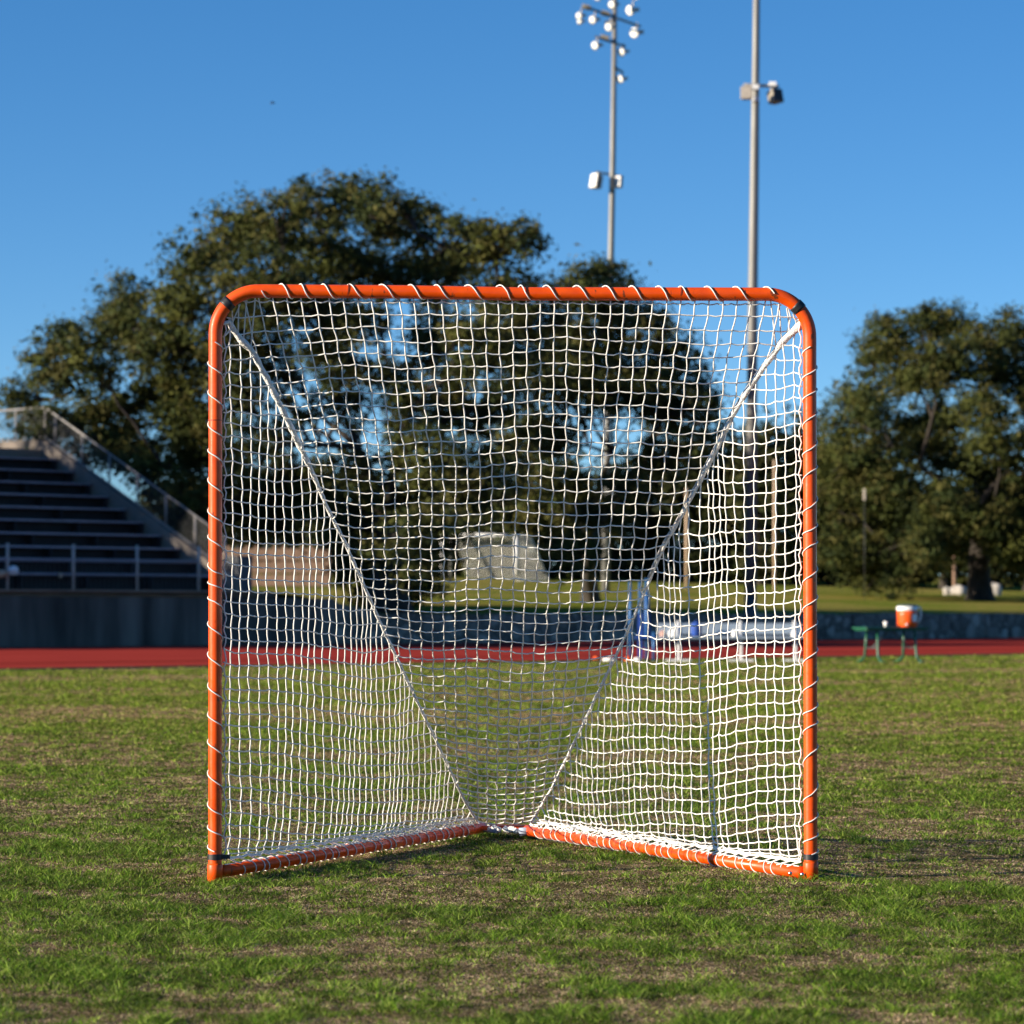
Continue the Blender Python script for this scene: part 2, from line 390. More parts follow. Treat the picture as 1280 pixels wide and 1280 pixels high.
# guard rail along the front wall
for i in range(12):
    s = -0.22 - 1.85 * i
    m = MB(); m.tube([L(s, 0.15, WT), L(s, 0.15, WT + 1.1)], 0.036, 10); m.build('guard_post', M['post'], bl, smooth=True)
m = MB()
for z in (0.74, 0.40):
    m = MB(); m.tube([L(-22, 0.15, WT + z), L(-0.22, 0.15, WT + z)], 0.03, 8)
    m.build('guard_rail', M['seat'], bl, smooth=True)
m = MB()
for s in np.arange(-22, -0.25, 0.13): m.tube([L(s, 0.15, WT + 0.04), L(s, 0.15, WT + 0.72)], 0.0075, 4, cap=False)
m.build('picket_mesh', M['darksteel'], bl)
m = MB(); m.box(L(1.55, 0.8, WT + 0.42), 0.4, 0.55, 0.85, Rl); m.box(L(1.55, 0.8, WT + 0.87), 0.46, 0.62, 0.05, Rl)
tag(m.build('electrical_cabinet', M['box'], bevel=0.01), 'grey electrical cabinet just behind the left goal post at the end of the bleachers', 'cabinet')
# thing clipped to the rail
p = L(-5.78, 0.06, WT + 0.42)
t = thing('loudhailer', 'small tan and white loudhailer hung on the leftmost rail post', 'loudhailer', p)
m = MB(); m.lathe([(0.03, 0), (0.05, 0.02), (0.09, 0.12), (0.10, 0.30)], p + Vector((-0.02, -0.05, 0)), 14, Matrix.Rotation(R(-98), 3, 'Y')); m.build('horn', M['tan'], t, smooth=True)
m = MB(); m.lathe([(0.02, -0.11), (0.09, -0.09), (0.125, 0), (0.10, 0.08), (0.03, 0.11)], p + Vector((0.1, -0.08, 0.05)), 14); m.build('drum', M['white'], t, smooth=True)
m = MB(); m.lathe([(0.02, -0.05), (0.05, -0.02), (0.05, 0.03), (0.02, 0.06)], L(-4.35, 0.06, WT + 0.36), 10); m.tube([L(-4.35, 0.12, WT + 0.36), L(-4.35, 0.1, WT + 0.45)], 0.012, 6)
tag(m.build('padlock', M['tan'], smooth=True), 'small tan padlock on the middle guard rail between two posts', 'padlock')

# ------------------------------------------------------------------ lacrosse goal
DL, DR, DA = 10.46, 10.545, 12.5
g0 = P(640, 1100, 10.5)
goal = thing('lacrosse_goal', 'orange tubular lacrosse goal with white net standing on the grass in front', 'goal', (g0.x, g0.y, 0))
TR = 0.0213
def dfront(px): return DL + (DR - DL) * (px - 269.5) / (1011.5 - 269.5)
TLc = P(269.5, 363.5, DL); TRc = P(1012.0, 368.0, DR)
xl = TLc.x; xr = TRc.x; ztl = TLc.z; ztr = TRc.z
def front_pt(x, z):
    t = (x - xl) / (xr - xl); return Vector((x, DL + (DR - DL) * t, z))
rc = 0.135
def arc(side, a0, a1, n=10):
    out = []
    for i in range(n + 1):
        a = R(a0 + (a1 - a0) * i / n)
        if side < 0: out.append(front_pt(xl + rc - rc * math.cos(a), ztl - rc + rc * math.sin(a)))
        else: out.append(front_pt(xr - rc + rc * math.cos(a), ztr - rc + rc * math.sin(a)))
    return out
m = MB(); m.tube(arc(-1, 45, 90) + [front_pt(xl + 0.6, ztl - 0.001)] + [front_pt((xl + xr) / 2, (ztl + ztr) / 2 - 0.004), front_pt(xr - 0.6, ztr - 0.001)] + arc(1, 90, 45), TR, 24); m.build('crossbar', M['orange'], goal, smooth=True)
xbl = P(268.8, 1100, DL).x; xbr = P(1013.5, 1100, DR).x
for side in (-1, 1):
    m = MB(); x = xl if side < 0 else xr; xb = xbl if side < 0 else xbr
    a = arc(side, 0, 45)
    f0 = front_pt(x, 0); fb = Vector((xb, f0.y, 0.0))
    low = Vector((xb, f0.y, -0.012))
    m.tube([low, fb + Vector((0, 0, 0.05)), Vector(((x + xb) / 2, f0.y, 0.9))] + a, TR, 24)
    m.build('post', M['orange'], goal, smooth=True)
    m = MB(); m.tube([fb + Vector((0, 0, -0.008)), fb + Vector((0, 0, 0.052)), fb + Vector((0, 0, 0.058))], [TR + 0.003, TR + 0.003, TR], 24); m.build('socket', M['orange'], goal, smooth=True)
    c = arc(side, 39, 49, 4); m = MB(); m.tube(c, TR + 0.0022, 24); m.build('strap', M['black'], goal, smooth=True)
    zb = H - (1070 - HZ) * f0.y / F
    m = MB(); m.tube([fb + Vector((0, 0, zb - 0.009)), fb + Vector((0, 0, zb + 0.009))], TR + 0.0026, 24)
    if side < 0: m.box(fb + Vector((0.032, 0, zb)), 0.03, 0.012, 0.013)
    m.build('strap', M['black'], goal, smooth=False)
AL = P(603, 1034.5, DA); AR = P(659, 1038, DA - 0.1)
BL0 = P(277, 1089, DL + 0.01); BR0 = P(1003, 1091, DR + 0.01)
for a, b in ((BL0, AL), (BR0, AR)):
    m = MB(); m.tube([a, a.lerp(b, 0.5), b], TR * 0.93, 20); m.build('base_bar', M['orange'], goal, smooth=True)
m = MB(); m.box((AL + AR) / 2 + Vector((0, 0.03, 0.004)), (AR - AL).length + 0.03, 0.07, 0.016); m.build('base_plate', M['orange'], goal, bevel=0.003)
m = MB()
for t0, t1 in ((0.08, 0.42), (0.46, 0.8)):
    pts = [AL.lerp(AR, t0 + (t1 - t0) * i / 8) + Vector((0, -0.03, 0.004 * math.sin(i * 1.7))) for i in range(9)]
    m.tube(pts, [0.004] + [0.011 + 0.003 * math.sin(i * 2.3) for i in range(7)] + [0.004], 8)
m.build('apex_wrap', M['rope'], goal, smooth=True)
m = MB(); m.tube([AL + Vector((0, -0.028, -0.004)), AL.lerp(AR, 0.35) + Vector((0, -0.036, -0.006))], 0.010, 8); m.build('apex_tape', M['greycloth'], goal, smooth=True); m = MB(); m.tube([AR + Vector((-0.03, -0.03, -0.004)), AR + Vector((0.02, -0.02, 0.0))], 0.015, 8)
m.build('apex_tape', M['greycloth'], goal, smooth=True)
m = MB()
for px, py in ((988, 1091.5), (1003, 1093)):
    m = MB(); p = P(px, py, DR - 0.019); m.lathe([(0.002, -0.004), (0.0065, -0.002), (0.0065, 0.002)], p, 8, Matrix.Rotation(R(90), 3, 'X'))
    m.build('bolt', M['bolt'], goal, smooth=True)
jm = mat('joint_shadow_line', (0.30, 0.035, 0.003), 0.6)  # darker orange of the rings at the tube joints
for pts in ([P(434.5, 363.6, dfront(434)), P(436, 363.7, dfront(436))], [P(850, 366.3, dfront(850)), P(851.5, 366.4, dfront(851))], [front_pt(xl, P(269, 526, DL).z), front_pt(xl, P(269, 524.8, DL).z)]):
    m = MB(); m.tube(pts, TR + 0.0014, 24); m.build('tube_joint', jm, goal, smooth=False)

# --- the net: three knotted panels hanging between crossbar, posts and base bars
def interp(x, xs, ys): return float(np.interp(x, xs, ys))
YS, ys_row = 376.0, [376.0]
while ys_row[-1] < 1027:
    y = ys_row[-1]; ys_row.append(y + interp(y, [376, 600, 700, 850, 900, 950, 1000, 1030], [16.4, 15.2, 13.6, 11.6, 10.2, 8.6, 6.6, 5.0]))
NROW = len(ys_row)
dd = np.array([0.0] + [0.022 + 0.030 * (r / NROW) ** 1.3 for r in range(1, NROW)]); dcum = np.cumsum(dd); dcum = dcum / dcum[-1] * (DA - 10.52)
def dback(px, y):
    base = interp(y, ys_row, dcum)
    w = 1 - min(1, max(0, (y - 376) / 650))
    return (dfront(px) - 0.01) * w + 10.5 * (1 - w) + base
sL = [(280, 376), (287, 406), (302, 426), (315, 438), (332, 470), (347, 500), (370, 547), (391, 592), (410, 637), (433, 682), (471, 769), (511, 855), (550, 937), (580, 1000), (600, 1032)]
sR = [(1003, 376), (1000, 408), (980, 425), (957, 456), (935, 487), (915, 520), (900, 552), (880, 592), (855, 640), (830, 683), (785, 788), (740, 882), (690, 985), (661, 1033)]
def seamx(side, y):
    s = sL if side < 0 else sR; return interp(y, [p[1] for p in s], [p[0] for p in s])
def seamy(side, x):
    s = sL if side < 0 else sR
    xs = [p[0] for p in s]; yy = [p[1] for p in s]
    if side > 0: xs = xs[::-1]; yy = yy[::-1]
    return interp(x, xs, yy)
net = MB(); CR = 0.00235
rj = random.Random(11)
def cord(mb, pts, r=CR, wob=0.0014, sag=(0, 0, -0.0019)):
    out = []
    for i, p in enumerate(pts):
        out.append(p)
        if i < len(pts) - 1:
            a, b = p, pts[i + 1]; d = (b - a).length
            if d > 0.012:
                k = min(1, d / 0.045)
                out.append(a.lerp(b, 0.5) + Vector(sag) * k * rj.uniform(0.3, 1.9) + Vector((rj.uniform(-1, 1), rj.uniform(-1, 1), rj.uniform(-1, 1))) * wob * k)
    mb.tube(out, r, 5, cap=False)
def knot(mb, p, r=0.0038):
    mb.add([p + Vector(o_) * r for o_ in ((1, 0, 0), (-1, 0, 0), (0, 1, 0), (0, -1, 0), (0, 0, 1), (0, 0, -1))],
           [(0, 2, 4), (2, 1, 4), (1, 3, 4), (3, 0, 4), (2, 0, 5), (1, 2, 5), (3, 1, 5), (0, 3, 5)])
def gfun(y): return interp(y, [376, 450, 600, 750, 850, 950, 1033], [1.0, 0.945, 0.862, 0.82, 0.785, 0.715, 0.63])
def shf(y): return interp(y, [376, 600, 850, 1033], [0, 6, -2, -9])
JIT = {}
def bp_xy(r, j):
    y = ys_row[r]; x = 640 + shf(y) + 17.6 * j * gfun(y)
    xl_, xr_ = seamx(-1, y), seamx(1, y); u = (x - xl_) / max(1, (xr_ - xl_)) * 2 - 1
    A = interp(y, [376, 410, 520, 680, 850, 1000, 1030], [0, 9, 6, -4, -12, -7, -2])
    wave = 2.2 * math.sin(x * 0.021 + y * 0.006) + 1.4 * math.sin(x * 0.05 + 2 + y * 0.013)
    wave *= interp(y, [376, 430, 900, 1030], [0, 1, 1.3, 0.3])
    if (r, j) not in JIT: JIT[(r, j)] = (rj.uniform(-0.8, 0.8) + (0.8 if r % 2 else -0.8), rj.uniform(-0.9, 0.9) + (0.5 if j % 2 else -0.5), rj.uniform(-0.006, 0.006))
    jx, jy, jd = JIT[(r, j)]
    e = 0 if r == 0 else 1
    return x + jx * e, y + A * min(1.2, abs(u)) ** 3 + wave + jy * e, (xl_ + 3 < x < xr_ - 3), jd
def back3(x, y, jd=0):
    return P(x, y, dback(x, y) - 0.05 * math.sin(math.pi * min(1, max(0, (y - 376) / 650))) * max(0, 1 - ((x - 640) / 330) ** 2) + jd)
JR = range(-20, 21)
for r in range(1, NROW):
    y = ys_row[r]; pts = []; first = True
    for j in JR:
        x, yy, ins, jd = bp_xy(r, j)
        if ins and seamx(-1, yy) + 2 < x < seamx(1, yy) - 2: pts.append((x, yy, jd))
    if not pts: continue
    yl = pts[0][1] + (3 if y < 500 else -3); yr = pts[-1][1] + (3 if y < 500 else -3)
    full = [(seamx(-1, yl), yl, 0)] + pts + [(seamx(1, yr), yr, 0)]
    cord(net, [back3(*p) for p in full])
    for p in pts: knot(net, back3(*p))
for j in JR:
    pts = []; last = None
    for r in range(0, NROW):
        x, yy, ins, jd = bp_xy(r, j)
        ok = seamx(-1, yy) + 2 < x < seamx(1, yy) - 2
        if r == 0: x = 640 + 17.6 * j; yy = 372; ok = True
        if not ok:
            side = -1 if x < 640 else 1
            if pts: pts.append(((seamx(side, yy - 4) + pts[-1][0]) / 2 if False else seamx(side, (yy + pts[-1][1]) / 2), (yy + pts[-1][1]) / 2, 0))
            break
        pts.append((x, yy, jd))
    if len(pts) > 1:
        p3 = [back3(*p) for p in pts]
        if abs(pts[0][1] - 372) < 1:   # tie to the underside of the crossbar
            t0 = pts[0][0]; tt = min(max(t0, 300), 985); p3[0] = P(tt, 372 + (tt - 270) * 0.006 + (8 if tt != t0 else 0), dfront(tt) + 0.004)
        cord(net, p3)
# side panels
colsL = [289, 301, 312.5, 324, 335, 346, 356, 366, 377, 386, 395, 404.5, 414, 422, 430, 437.5, 444.5, 452, 459, 465.5, 472.5, 479.5, 486, 492.5]
while colsL[-1] < 590: colsL.append(colsL[-1] + 6.4)
colsR = [994, 981, 969.7, 958, 945, 933, 920.5, 908.5, 900.5, 893, 886.5, 876, 863, 851.5, 843.5, 836, 829, 820.5, 810.5, 801, 792, 784.5]
while colsR[-1] > 672: colsR.append(colsR[-1] - 7.2)
def ybar(side, x):
    return interp(x, [277, 603], [1079, 1026]) if side < 0 else interp(x, [659, 1003], [1030, 1082])
def dbar(side, x):
    a, b = (BL0, AL) if side < 0 else (BR0, AR)
    k = (x - CX) / F; t = (k * a.y - a.x) / ((b.x - a.x) - k * (b.y - a.y)); t = min(1, max(0, t)); return a.y + (b.y - a.y) * t
def side_y(side, x, y0):
    if side < 0:
        dx = x - 279; drop = 0.10 * min(dx, 190) + 2.5 * math.sin(dx * 0.03 + y0 * 0.01)
        st = seamx(-1, min(1020, y0)) - x
    else:
        dx = 1002 - x; drop = 0.125 * min(dx, 118) + 2.5 * math.sin(dx * 0.045 + 1 + y0 * 0.008) + (0.03 * (dx - 118) if dx > 118 else 0)
        st = x - seamx(1, min(1020, y0))
    drop *= interp(y0, [400, 480, 800, 1080], [0.6, 1, 1, 0.9])
    y = y0 + drop
    if st < 30: y -= (30 - max(0, st)) * 0.22
    yb = ybar(side, x) - 3; mgn = yb - y
    if mgn < 22: y = yb - 22 * math.exp((mgn - 22) / 22)
    return y
def side3(side, x, y, jd=0):
    ysm = seamy(side, x); yb = ybar(side, x); v = min(1, max(0, (y - ysm) / max(5, yb - ysm)))
    ds = dback(x, ysm); db = dbar(side, x)
    return P(x, y, ds + (db - ds) * v + 0.03 * math.sin(math.pi * v) + jd)
def lean(side, x, y, i):
    "columns lean a little near the base where slack net is gathered"
    yb = ybar(side, x); t = max(0, 1 - (yb - y) / 70.0)
    base = (-1 if side < 0 else 1) * 6 * t * t
    w = (2.0 if side < 0 else 1.5) * math.sin(y * 0.012 + i * 0.7)
    if side > 0: base += 8 * (1 - t) * max(0, (700 - y) / 300) * math.exp(-((x - 880) / 70) ** 2) * -1
    return base + w
y0s = []; y = 404.0
while y < 1150: y0s.append(y); y += 15.7
for side, cols in ((-1, colsL), (1, colsR)):
    grid = {}
    xpost = 279 if side < 0 else 1002.5
    inner = xpost
    for i, cx in enumerate(cols):
        pts = []
        for r, y0 in enumerate(y0s):
            y = side_y(side, cx, y0)
            ys_ = seamy(side, cx)
            if y < ys_ + 5: continue
            if y > ybar(side, cx) - 3.2 : continue
            yj = y + rj.uniform(-0.9, 0.9) + (0.6 if i % 2 else -0.6); xj = cx + lean(side, cx, y, i) + rj.uniform(-0.6, 0.6) + (0.7 if r % 2 else -0.7)
            if side < 0 and xj > seamx(-1, yj) - 1: xj = seamx(-1, yj) - 1
            if side > 0 and xj < seamx(1, yj) + 1: xj = seamx(1, yj) + 1
            jd = rj.uniform(-0.007, 0.007); grid[(i, r)] = (xj, yj, jd); pts.append((xj, yj, jd))
        if pts:
            top = (cx, seamy(side, cx) + 1, 0)
            p3 = [P(top[0], top[1], dback(top[0], top[1]))] + [side3(side, *p) for p in pts]
            cb = cx + (12 if side < 0 else -10) * min(1, abs(cx - 632) / 120)
            p3.append(P(cb, ybar(side, cb) + 4, dbar(side, cb) - 0.02))
            cord(net, p3, sag=(0, 0, 0), wob=0.0013)
    for r, y0 in enumerate(y0s):
        pts = [grid[(i, r)] for i in range(len(cols)) if (i, r) in grid]
        if y0 < 1078: 
            start = P(xpost, y0 + rj.uniform(-2, 2), dfront(xpost) + 0.01); p3 = [start]
        else: p3 = []
        p3 += [side3(side, *p) for p in pts]
        if pts and r < 60:
            xe, ye, _ = pts[-1]
            if side < 0: xs = min(seamx(-1, ye + 2), xe + 11); 
            else: xs = max(seamx(1, ye + 2), xe - 11)
            near = abs(xs - seamx(side, ye + 2)) < 1
            if near: p3.append(P(xs, ye - 1, dback(xs, ye)))
        if len(p3) > 1: cord(net, p3)
        for p in pts: knot(net, side3(side, *p))
# hem cords along posts, crossbar and base bars
def hem(pxs, fn, r=CR):
    cord(net, [fn(t) for t in pxs], r)
for side in (-1, 1):
    xp = 279.5 if side < 0 else 1002
    cord(net, [P(xp + (1 if side < 0 else -1) * (1.8 + 1.8 * math.sin(k * 1.9)), 405 + k * 7.8, dfront(xp) + 0.012) for k in range(87)])
    a, b = (BL0, AL) if side < 0 else (BR0, AR)
    for q in range(4):
        pts = []
        for k in range(70):
            t = 0.01 + k / 70.5; w_ = sm((t - 0.12) / 0.4)
            up = 0.019 + (0.022 * rj.random() - 0.012) * w_ + 0.003 * q * w_
            pts.append(a.lerp(b, t) + Vector((0, -0.014 + 0.010 * rj.random(), up)))
        if q > 1: pts = pts[12 + 6 * q:]
        if q == 3: pts = [p + Vector((0, -0.010, -0.014 * rj.random())) for p in pts]
        net.tube(pts, 0.0021, 5, cap=False)
cord(net, [P(x, 376.5 + (x - 270) * 0.006 + 1.5 * math.sin(x * 0.35), dfront(x) + 0.008) for x in range(302, 985, 9)])
# corner webs of the net
for side in (-1, 1):
    for k in range(5):
        a = arc(side, 30 + k * 12, 31 + k * 12, 1)[0]
        y = 398 + 9 * k
        b_ = back3(seamx(side, y) + (3 if side < 0 else -3), y)
        inn = Vector((TR * (1 if side < 0 else -1), 0.005, -TR)) * 0.8
        cord(net, [a + inn, (a + inn).lerp(b_, 0.5), b_])
net.build('net', M['cord'], goal, smooth=True)
# seam ropes from the top corners down to the apex
for side in (-1, 1):
    s = sL if side < 0 else sR
    yy = np.linspace(402, 1031, 90); pts = []; rad = []
    for i, y in enumerate(yy):
        x = seamx(side, y); pts.append(P(x, y, dback(x, y)) + Vector((rj.uniform(-1, 1), rj.uniform(-1, 1), rj.uniform(-1, 1))) * 0.0009)
        rad.append(1.12 * interp(y, [402, 425, 440, 560, 620, 1031], [0.006, 0.0105, 0.0085, 0.0085, 0.0055, 0.0042] if side < 0 else [0.010, 0.011, 0.0085, 0.008, 0.005, 0.004]) * (1 + 0.18 * math.sin(i * 2.1)))
    m = MB(); m.tube(pts, rad, 8)
    ap = front_pt(xl + TR, P(278, 405, DL).z) if side < 0 else front_pt(xr - TR, P(1003, 402, DR).z)
    m.tube([ap, ap.lerp(pts[0], 0.5), pts[0], pts[3]], [0.004, 0.006, 0.009, 0.007], 8)
    m.build('seam_rope', M['rope'], goal, smooth=True)
    if side > 0:
        m = MB(); m.tube([p + Vector((-0.006, 0.008, -0.004)) for p in pts[4:46]], 0.0075, 8); m.build('seam_strap', mat('grey_webbing', (0.42, 0.39, 0.35), 0.8), goal, smooth=True)
# lacing: one cord wound along each tube, passing the front at the listed points
def spiral(name, cs, sgn, front=Vector((0, -1, 0)), r=TR + 0.0024):
    pts = []
    for i in range(len(cs)):
        c = cs[i]; prv = cs[max(i - 1, 0)]; nxt = cs[min(i + 1, len(cs) - 1)]
        axis = (nxt - prv).normalized(); f = (front - axis * front.dot(axis)).normalized(); s_ = axis.cross(f) * sgn
        for k in range(-8, 8):
            t = k / 16; o = c.lerp(nxt, t) if t >= 0 else c.lerp(prv, -t)
            if (nxt - c).length < 1e-6 and t > 0: continue
            if (prv - c).length < 1e-6 and t < 0: continue
            a = 2 * math.pi * t
            pts.append(o + (f * math.cos(a) + s_ * math.sin(a)) * r)
    m = MB(); m.tube(pts, 0.0020, 5, cap=False); m.build(name, M['cord'], goal, smooth=True)
spiral('crossbar_lacing', [P(px + 6, 363.5 + (px - 270) * 0.0061, dfront(px)) for px in (321, 353, 375, 405, 439, 481, 515, 547, 589, 628, 650, 685, 724, 759, 791, 825, 851, 886, 922, 961)], 1)
spiral('post_lacing', [Vector((xl + (xbl - xl) * (py - 400) / 700, DL, P(269, py + 4, DL).z)) for py in (424, 458, 495, 536, 566, 605, 643, 674, 711, 728, 748, 784, 823, 862, 897, 931, 972, 1010, 1036, 1060)], -1)
spiral('post_lacing', [Vector((xr + (xbr - xr) * (py - 400) / 700, DR, P(1012, py - 7, DR).z)) for py in (441, 474, 500, 530, 569, 597, 641, 670, 689, 727, 761, 792, 827, 864, 895, 914, 948, 1000, 1033, 1055, 1075)], 1)
for (a, b) in ((BL0, AL), (BR0, AR)):
    spiral('base_lacing', [a.lerp(b, 0.05 + 0.93 * (k + rj.uniform(-0.3, 0.3)) / 30) for k in range(30)], 1, Vector((0, -1, 0.2)), TR * 0.93 + 0.0022)

# ------------------------------------------------------------------ grass blades (stuff)
def vnoise(x, y, seed=0):
    xi = np.floor(x).astype(np.int64); yi = np.floor(y).astype(np.int64); fx = x - xi; fy = y - yi
    fx = fx * fx * (3 - 2 * fx); fy = fy * fy * (3 - 2 * fy)
    def h(a, b):
        v = np.sin(a * 127.1 + b * 311.7 + seed * 74.7) * 43758.5453; return v - np.floor(v)
    return (h(xi, yi) * (1 - fx) + h(xi + 1, yi) * fx) * (1 - fy) + (h(xi, yi + 1) * (1 - fx) + h(xi + 1, yi + 1) * fx) * fy
def fbm(x, y, s, o=4):
    r = 0; a = 0.5
    for k in range(o): r = r + a * vnoise(x * 2 ** k, y * 2 ** k, s + k); a *= 0.5
    return r / (1 - 0.5 ** o)
GREEN = np.array([[0.050, 0.110, 0.008], [0.095, 0.165, 0.012], [0.170, 0.230, 0.040]]); TAN = np.array([[0.42, 0.31, 0.17], [0.28, 0.19, 0.10], [0.60, 0.47, 0.29]])
def grass(N, d0, d1, margin=0.25):
    # density falls with distance
    u = rng.random(N); d = d0 * (d1 / d0) ** u
    half = d * (640 / F) * 1.0 + margin + d * 0.02
    x = (rng.random(N) * 2 - 1) * half
    y = d
    big = fbm(x * 0.7, y * 0.9, 1); med = fbm(x * 3.6, y * 3.2, 5); sml = fbm(x * 11, y * 11, 9, 3)
    band = 0.10 * np.sin(y * 0.9 + 1.2 * np.sin(x * 0.4)) * (y > 17)
    g = 0.20 * big + 0.34 * med + 0.46 * sml + band * 0.6        # high = lush green
    lush = np.clip((g - 0.455) / 0.13, 0, 1)
    keep = ((-(x - O.x) * math.cos(PH) + (y - O.y) * math.sin(PH)) < q_near - 0.02 + 0.25 * (med - 0.5))
    x, y, lush, sml = x[keep], y[keep], lush[keep], sml[keep]; n = len(x)
    dead = rng.random(n) > (0.08 + 0.62 * lush)
    k = np.clip(y / 8.5, 1, None)
    tuft = np.clip((fbm(x * 16 + 3, y * 12, 21, 2) - 0.38) / 0.26, 0, 1)
    hgt = (0.005 + (0.019 * lush * rng.random(n) ** 1.3 + 0.006 * rng.random(n)) * (0.3 + 1.0 * tuft)) * np.where(dead, 0.65, 1.0) * (1 + 0.06 * (k - 1))
    wid = (0.0008 + 0.0009 * rng.random(n)) * k ** 1.0 * np.where(dead, 0.85, 1)
    az = rng.random(n) * 2 * np.pi; ln = np.where(dead, 1.5 + rng.random(n) * 3.0, 0.4 + rng.random(n) * 2.4)
    dx = np.cos(az) * hgt * ln; dy = np.sin(az) * hgt * ln
    fa = rng.random(n) * np.pi; wx = np.cos(fa) * wid; wy = np.sin(fa) * wid * 0.5
    zt = hgt * np.where(dead, 0.5, 1.0)
    V = np.zeros((n, 5, 3), np.float32)
    V[:, 0] = np.stack([x - wx, y - wy, np.full(n, -0.002)], 1); V[:, 1] = np.stack([x + wx, y + wy, np.full(n, -0.002)], 1)
    V[:, 2] = np.stack([x + dx * .4 + wx * .75, y + dy * .4 + wy * .75, zt * .62], 1); V[:, 3] = np.stack([x + dx * .4 - wx * .75, y + dy * .4 - wy * .75, zt * .62], 1)
    V[:, 4] = np.stack([x + dx, y + dy, zt], 1)
    base = np.arange(n)[:, None] * 5
    Q = base + np.array([0, 1, 2, 3]); T = base + np.array([3, 2, 4])
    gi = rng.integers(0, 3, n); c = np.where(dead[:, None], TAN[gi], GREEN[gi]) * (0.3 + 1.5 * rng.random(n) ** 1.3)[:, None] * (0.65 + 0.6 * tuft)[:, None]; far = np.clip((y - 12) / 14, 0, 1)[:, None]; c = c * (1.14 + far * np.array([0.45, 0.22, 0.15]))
    c = np.where(dead[:, None], c, c * (1 + 0.25 * (1 - lush))[:, None] + np.array([0.02, 0.008, 0]) * (1 - lush)[:, None])
    col = np.repeat(c, 5, axis=0)
    return V.reshape(-1, 3), Q, T, col
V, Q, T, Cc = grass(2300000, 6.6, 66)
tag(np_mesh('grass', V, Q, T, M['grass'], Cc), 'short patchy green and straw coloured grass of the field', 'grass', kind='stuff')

# ------------------------------------------------------------------ trees
def leaves(lobes, n_clump, n_leaf, size, clump_r, cols, rg, zflat=0.85):
    Vs = []; Cs = []
    for (c, r) in lobes:
        vol = (r[0] * r[1] * r[2]) ** (1 / 3)
        nc = max(4, int(n_clump * vol ** 2)); d = rg.normal(size=(nc, 3)); d /= np.linalg.norm(d, axis=1)[:, None]
        rad = rg.random(nc) ** 0.42 * (0.86 + 0.26 * rg.random(nc)); cc = np.array(c) + d * rad[:, None] * np.array(r)
        out = rg.random(nc) < 0.16; rad = np.where(out, 1.0 + 0.22 * rg.random(nc), rad); cc = np.array(c) + d * rad[:, None] * np.array(r)
        crs = clump_r * (0.35 + 1.2 * rg.random(nc)) * np.where(out, 0.5, 1.0); shade = 0.7 + 0.6 * rg.random(nc); ci = rg.integers(0, len(cols), nc)
        k = np.where(out, n_leaf // 3, rg.poisson(n_leaf, nc) + 3)
        idx = np.repeat(np.arange(nc), k); n = len(idx)
        off = rg.normal(size=(n, 3)) * 0.55; off[:, 2] *= 0.7
        ctr = cc[idx] + off * crs[idx][:, None]
        nr = off * 0.5 + d[idx] * 0.5 + rg.normal(size=(n, 3)) * 0.6 + np.array([0, 0, 0.35]); nr /= np.linalg.norm(nr, axis=1)[:, None]
        a = np.cross(nr, rg.normal(size=(n, 3))); a /= np.linalg.norm(a, axis=1)[:, None]; b = np.cross(nr, a)
        sz = size * (0.6 + 0.8 * rg.random(n))[:, None]
        a = a * sz; b = b * sz * 0.5
        V = np.stack([ctr - a, ctr - b, ctr + a, ctr + b], 1).reshape(-1, 3); Vs.append(V)
        cl = cols[ci[idx]] * (shade[idx] * (0.8 + 0.4 * rg.random(n)))[:, None]; Cs.append(np.repeat(cl, 4, axis=0))
    V = np.concatenate(Vs); C_ = np.concatenate(Cs); Q = np.arange(len(V)).reshape(-1, 4)
    return V, Q, C_
OAK = np.array([[0.050, 0.062, 0.015], [0.066, 0.074, 0.016], [0.036, 0.050, 0.015], [0.088, 0.084, 0.024]])
def limb(mb, a, b, r0, r1, rg, bend=0.12, n=7):
    a = Vector(a); b = Vector(b); ln = (b - a).length
    o1 = Vector(rg.normal(size=3)) * ln * bend; pts = []; rs = []
    for i in range(n + 1):
        t = i / n; pts.append(a.lerp(b, t) + o1 * math.sin(math.pi * t) * 0.6 + Vector(rg.normal(size=3)) * ln * 0.012 * (0 < i < n)); rs.append(r0 + (r1 - r0) * t ** 0.8)
    mb.tube(pts, rs, 8); return pts
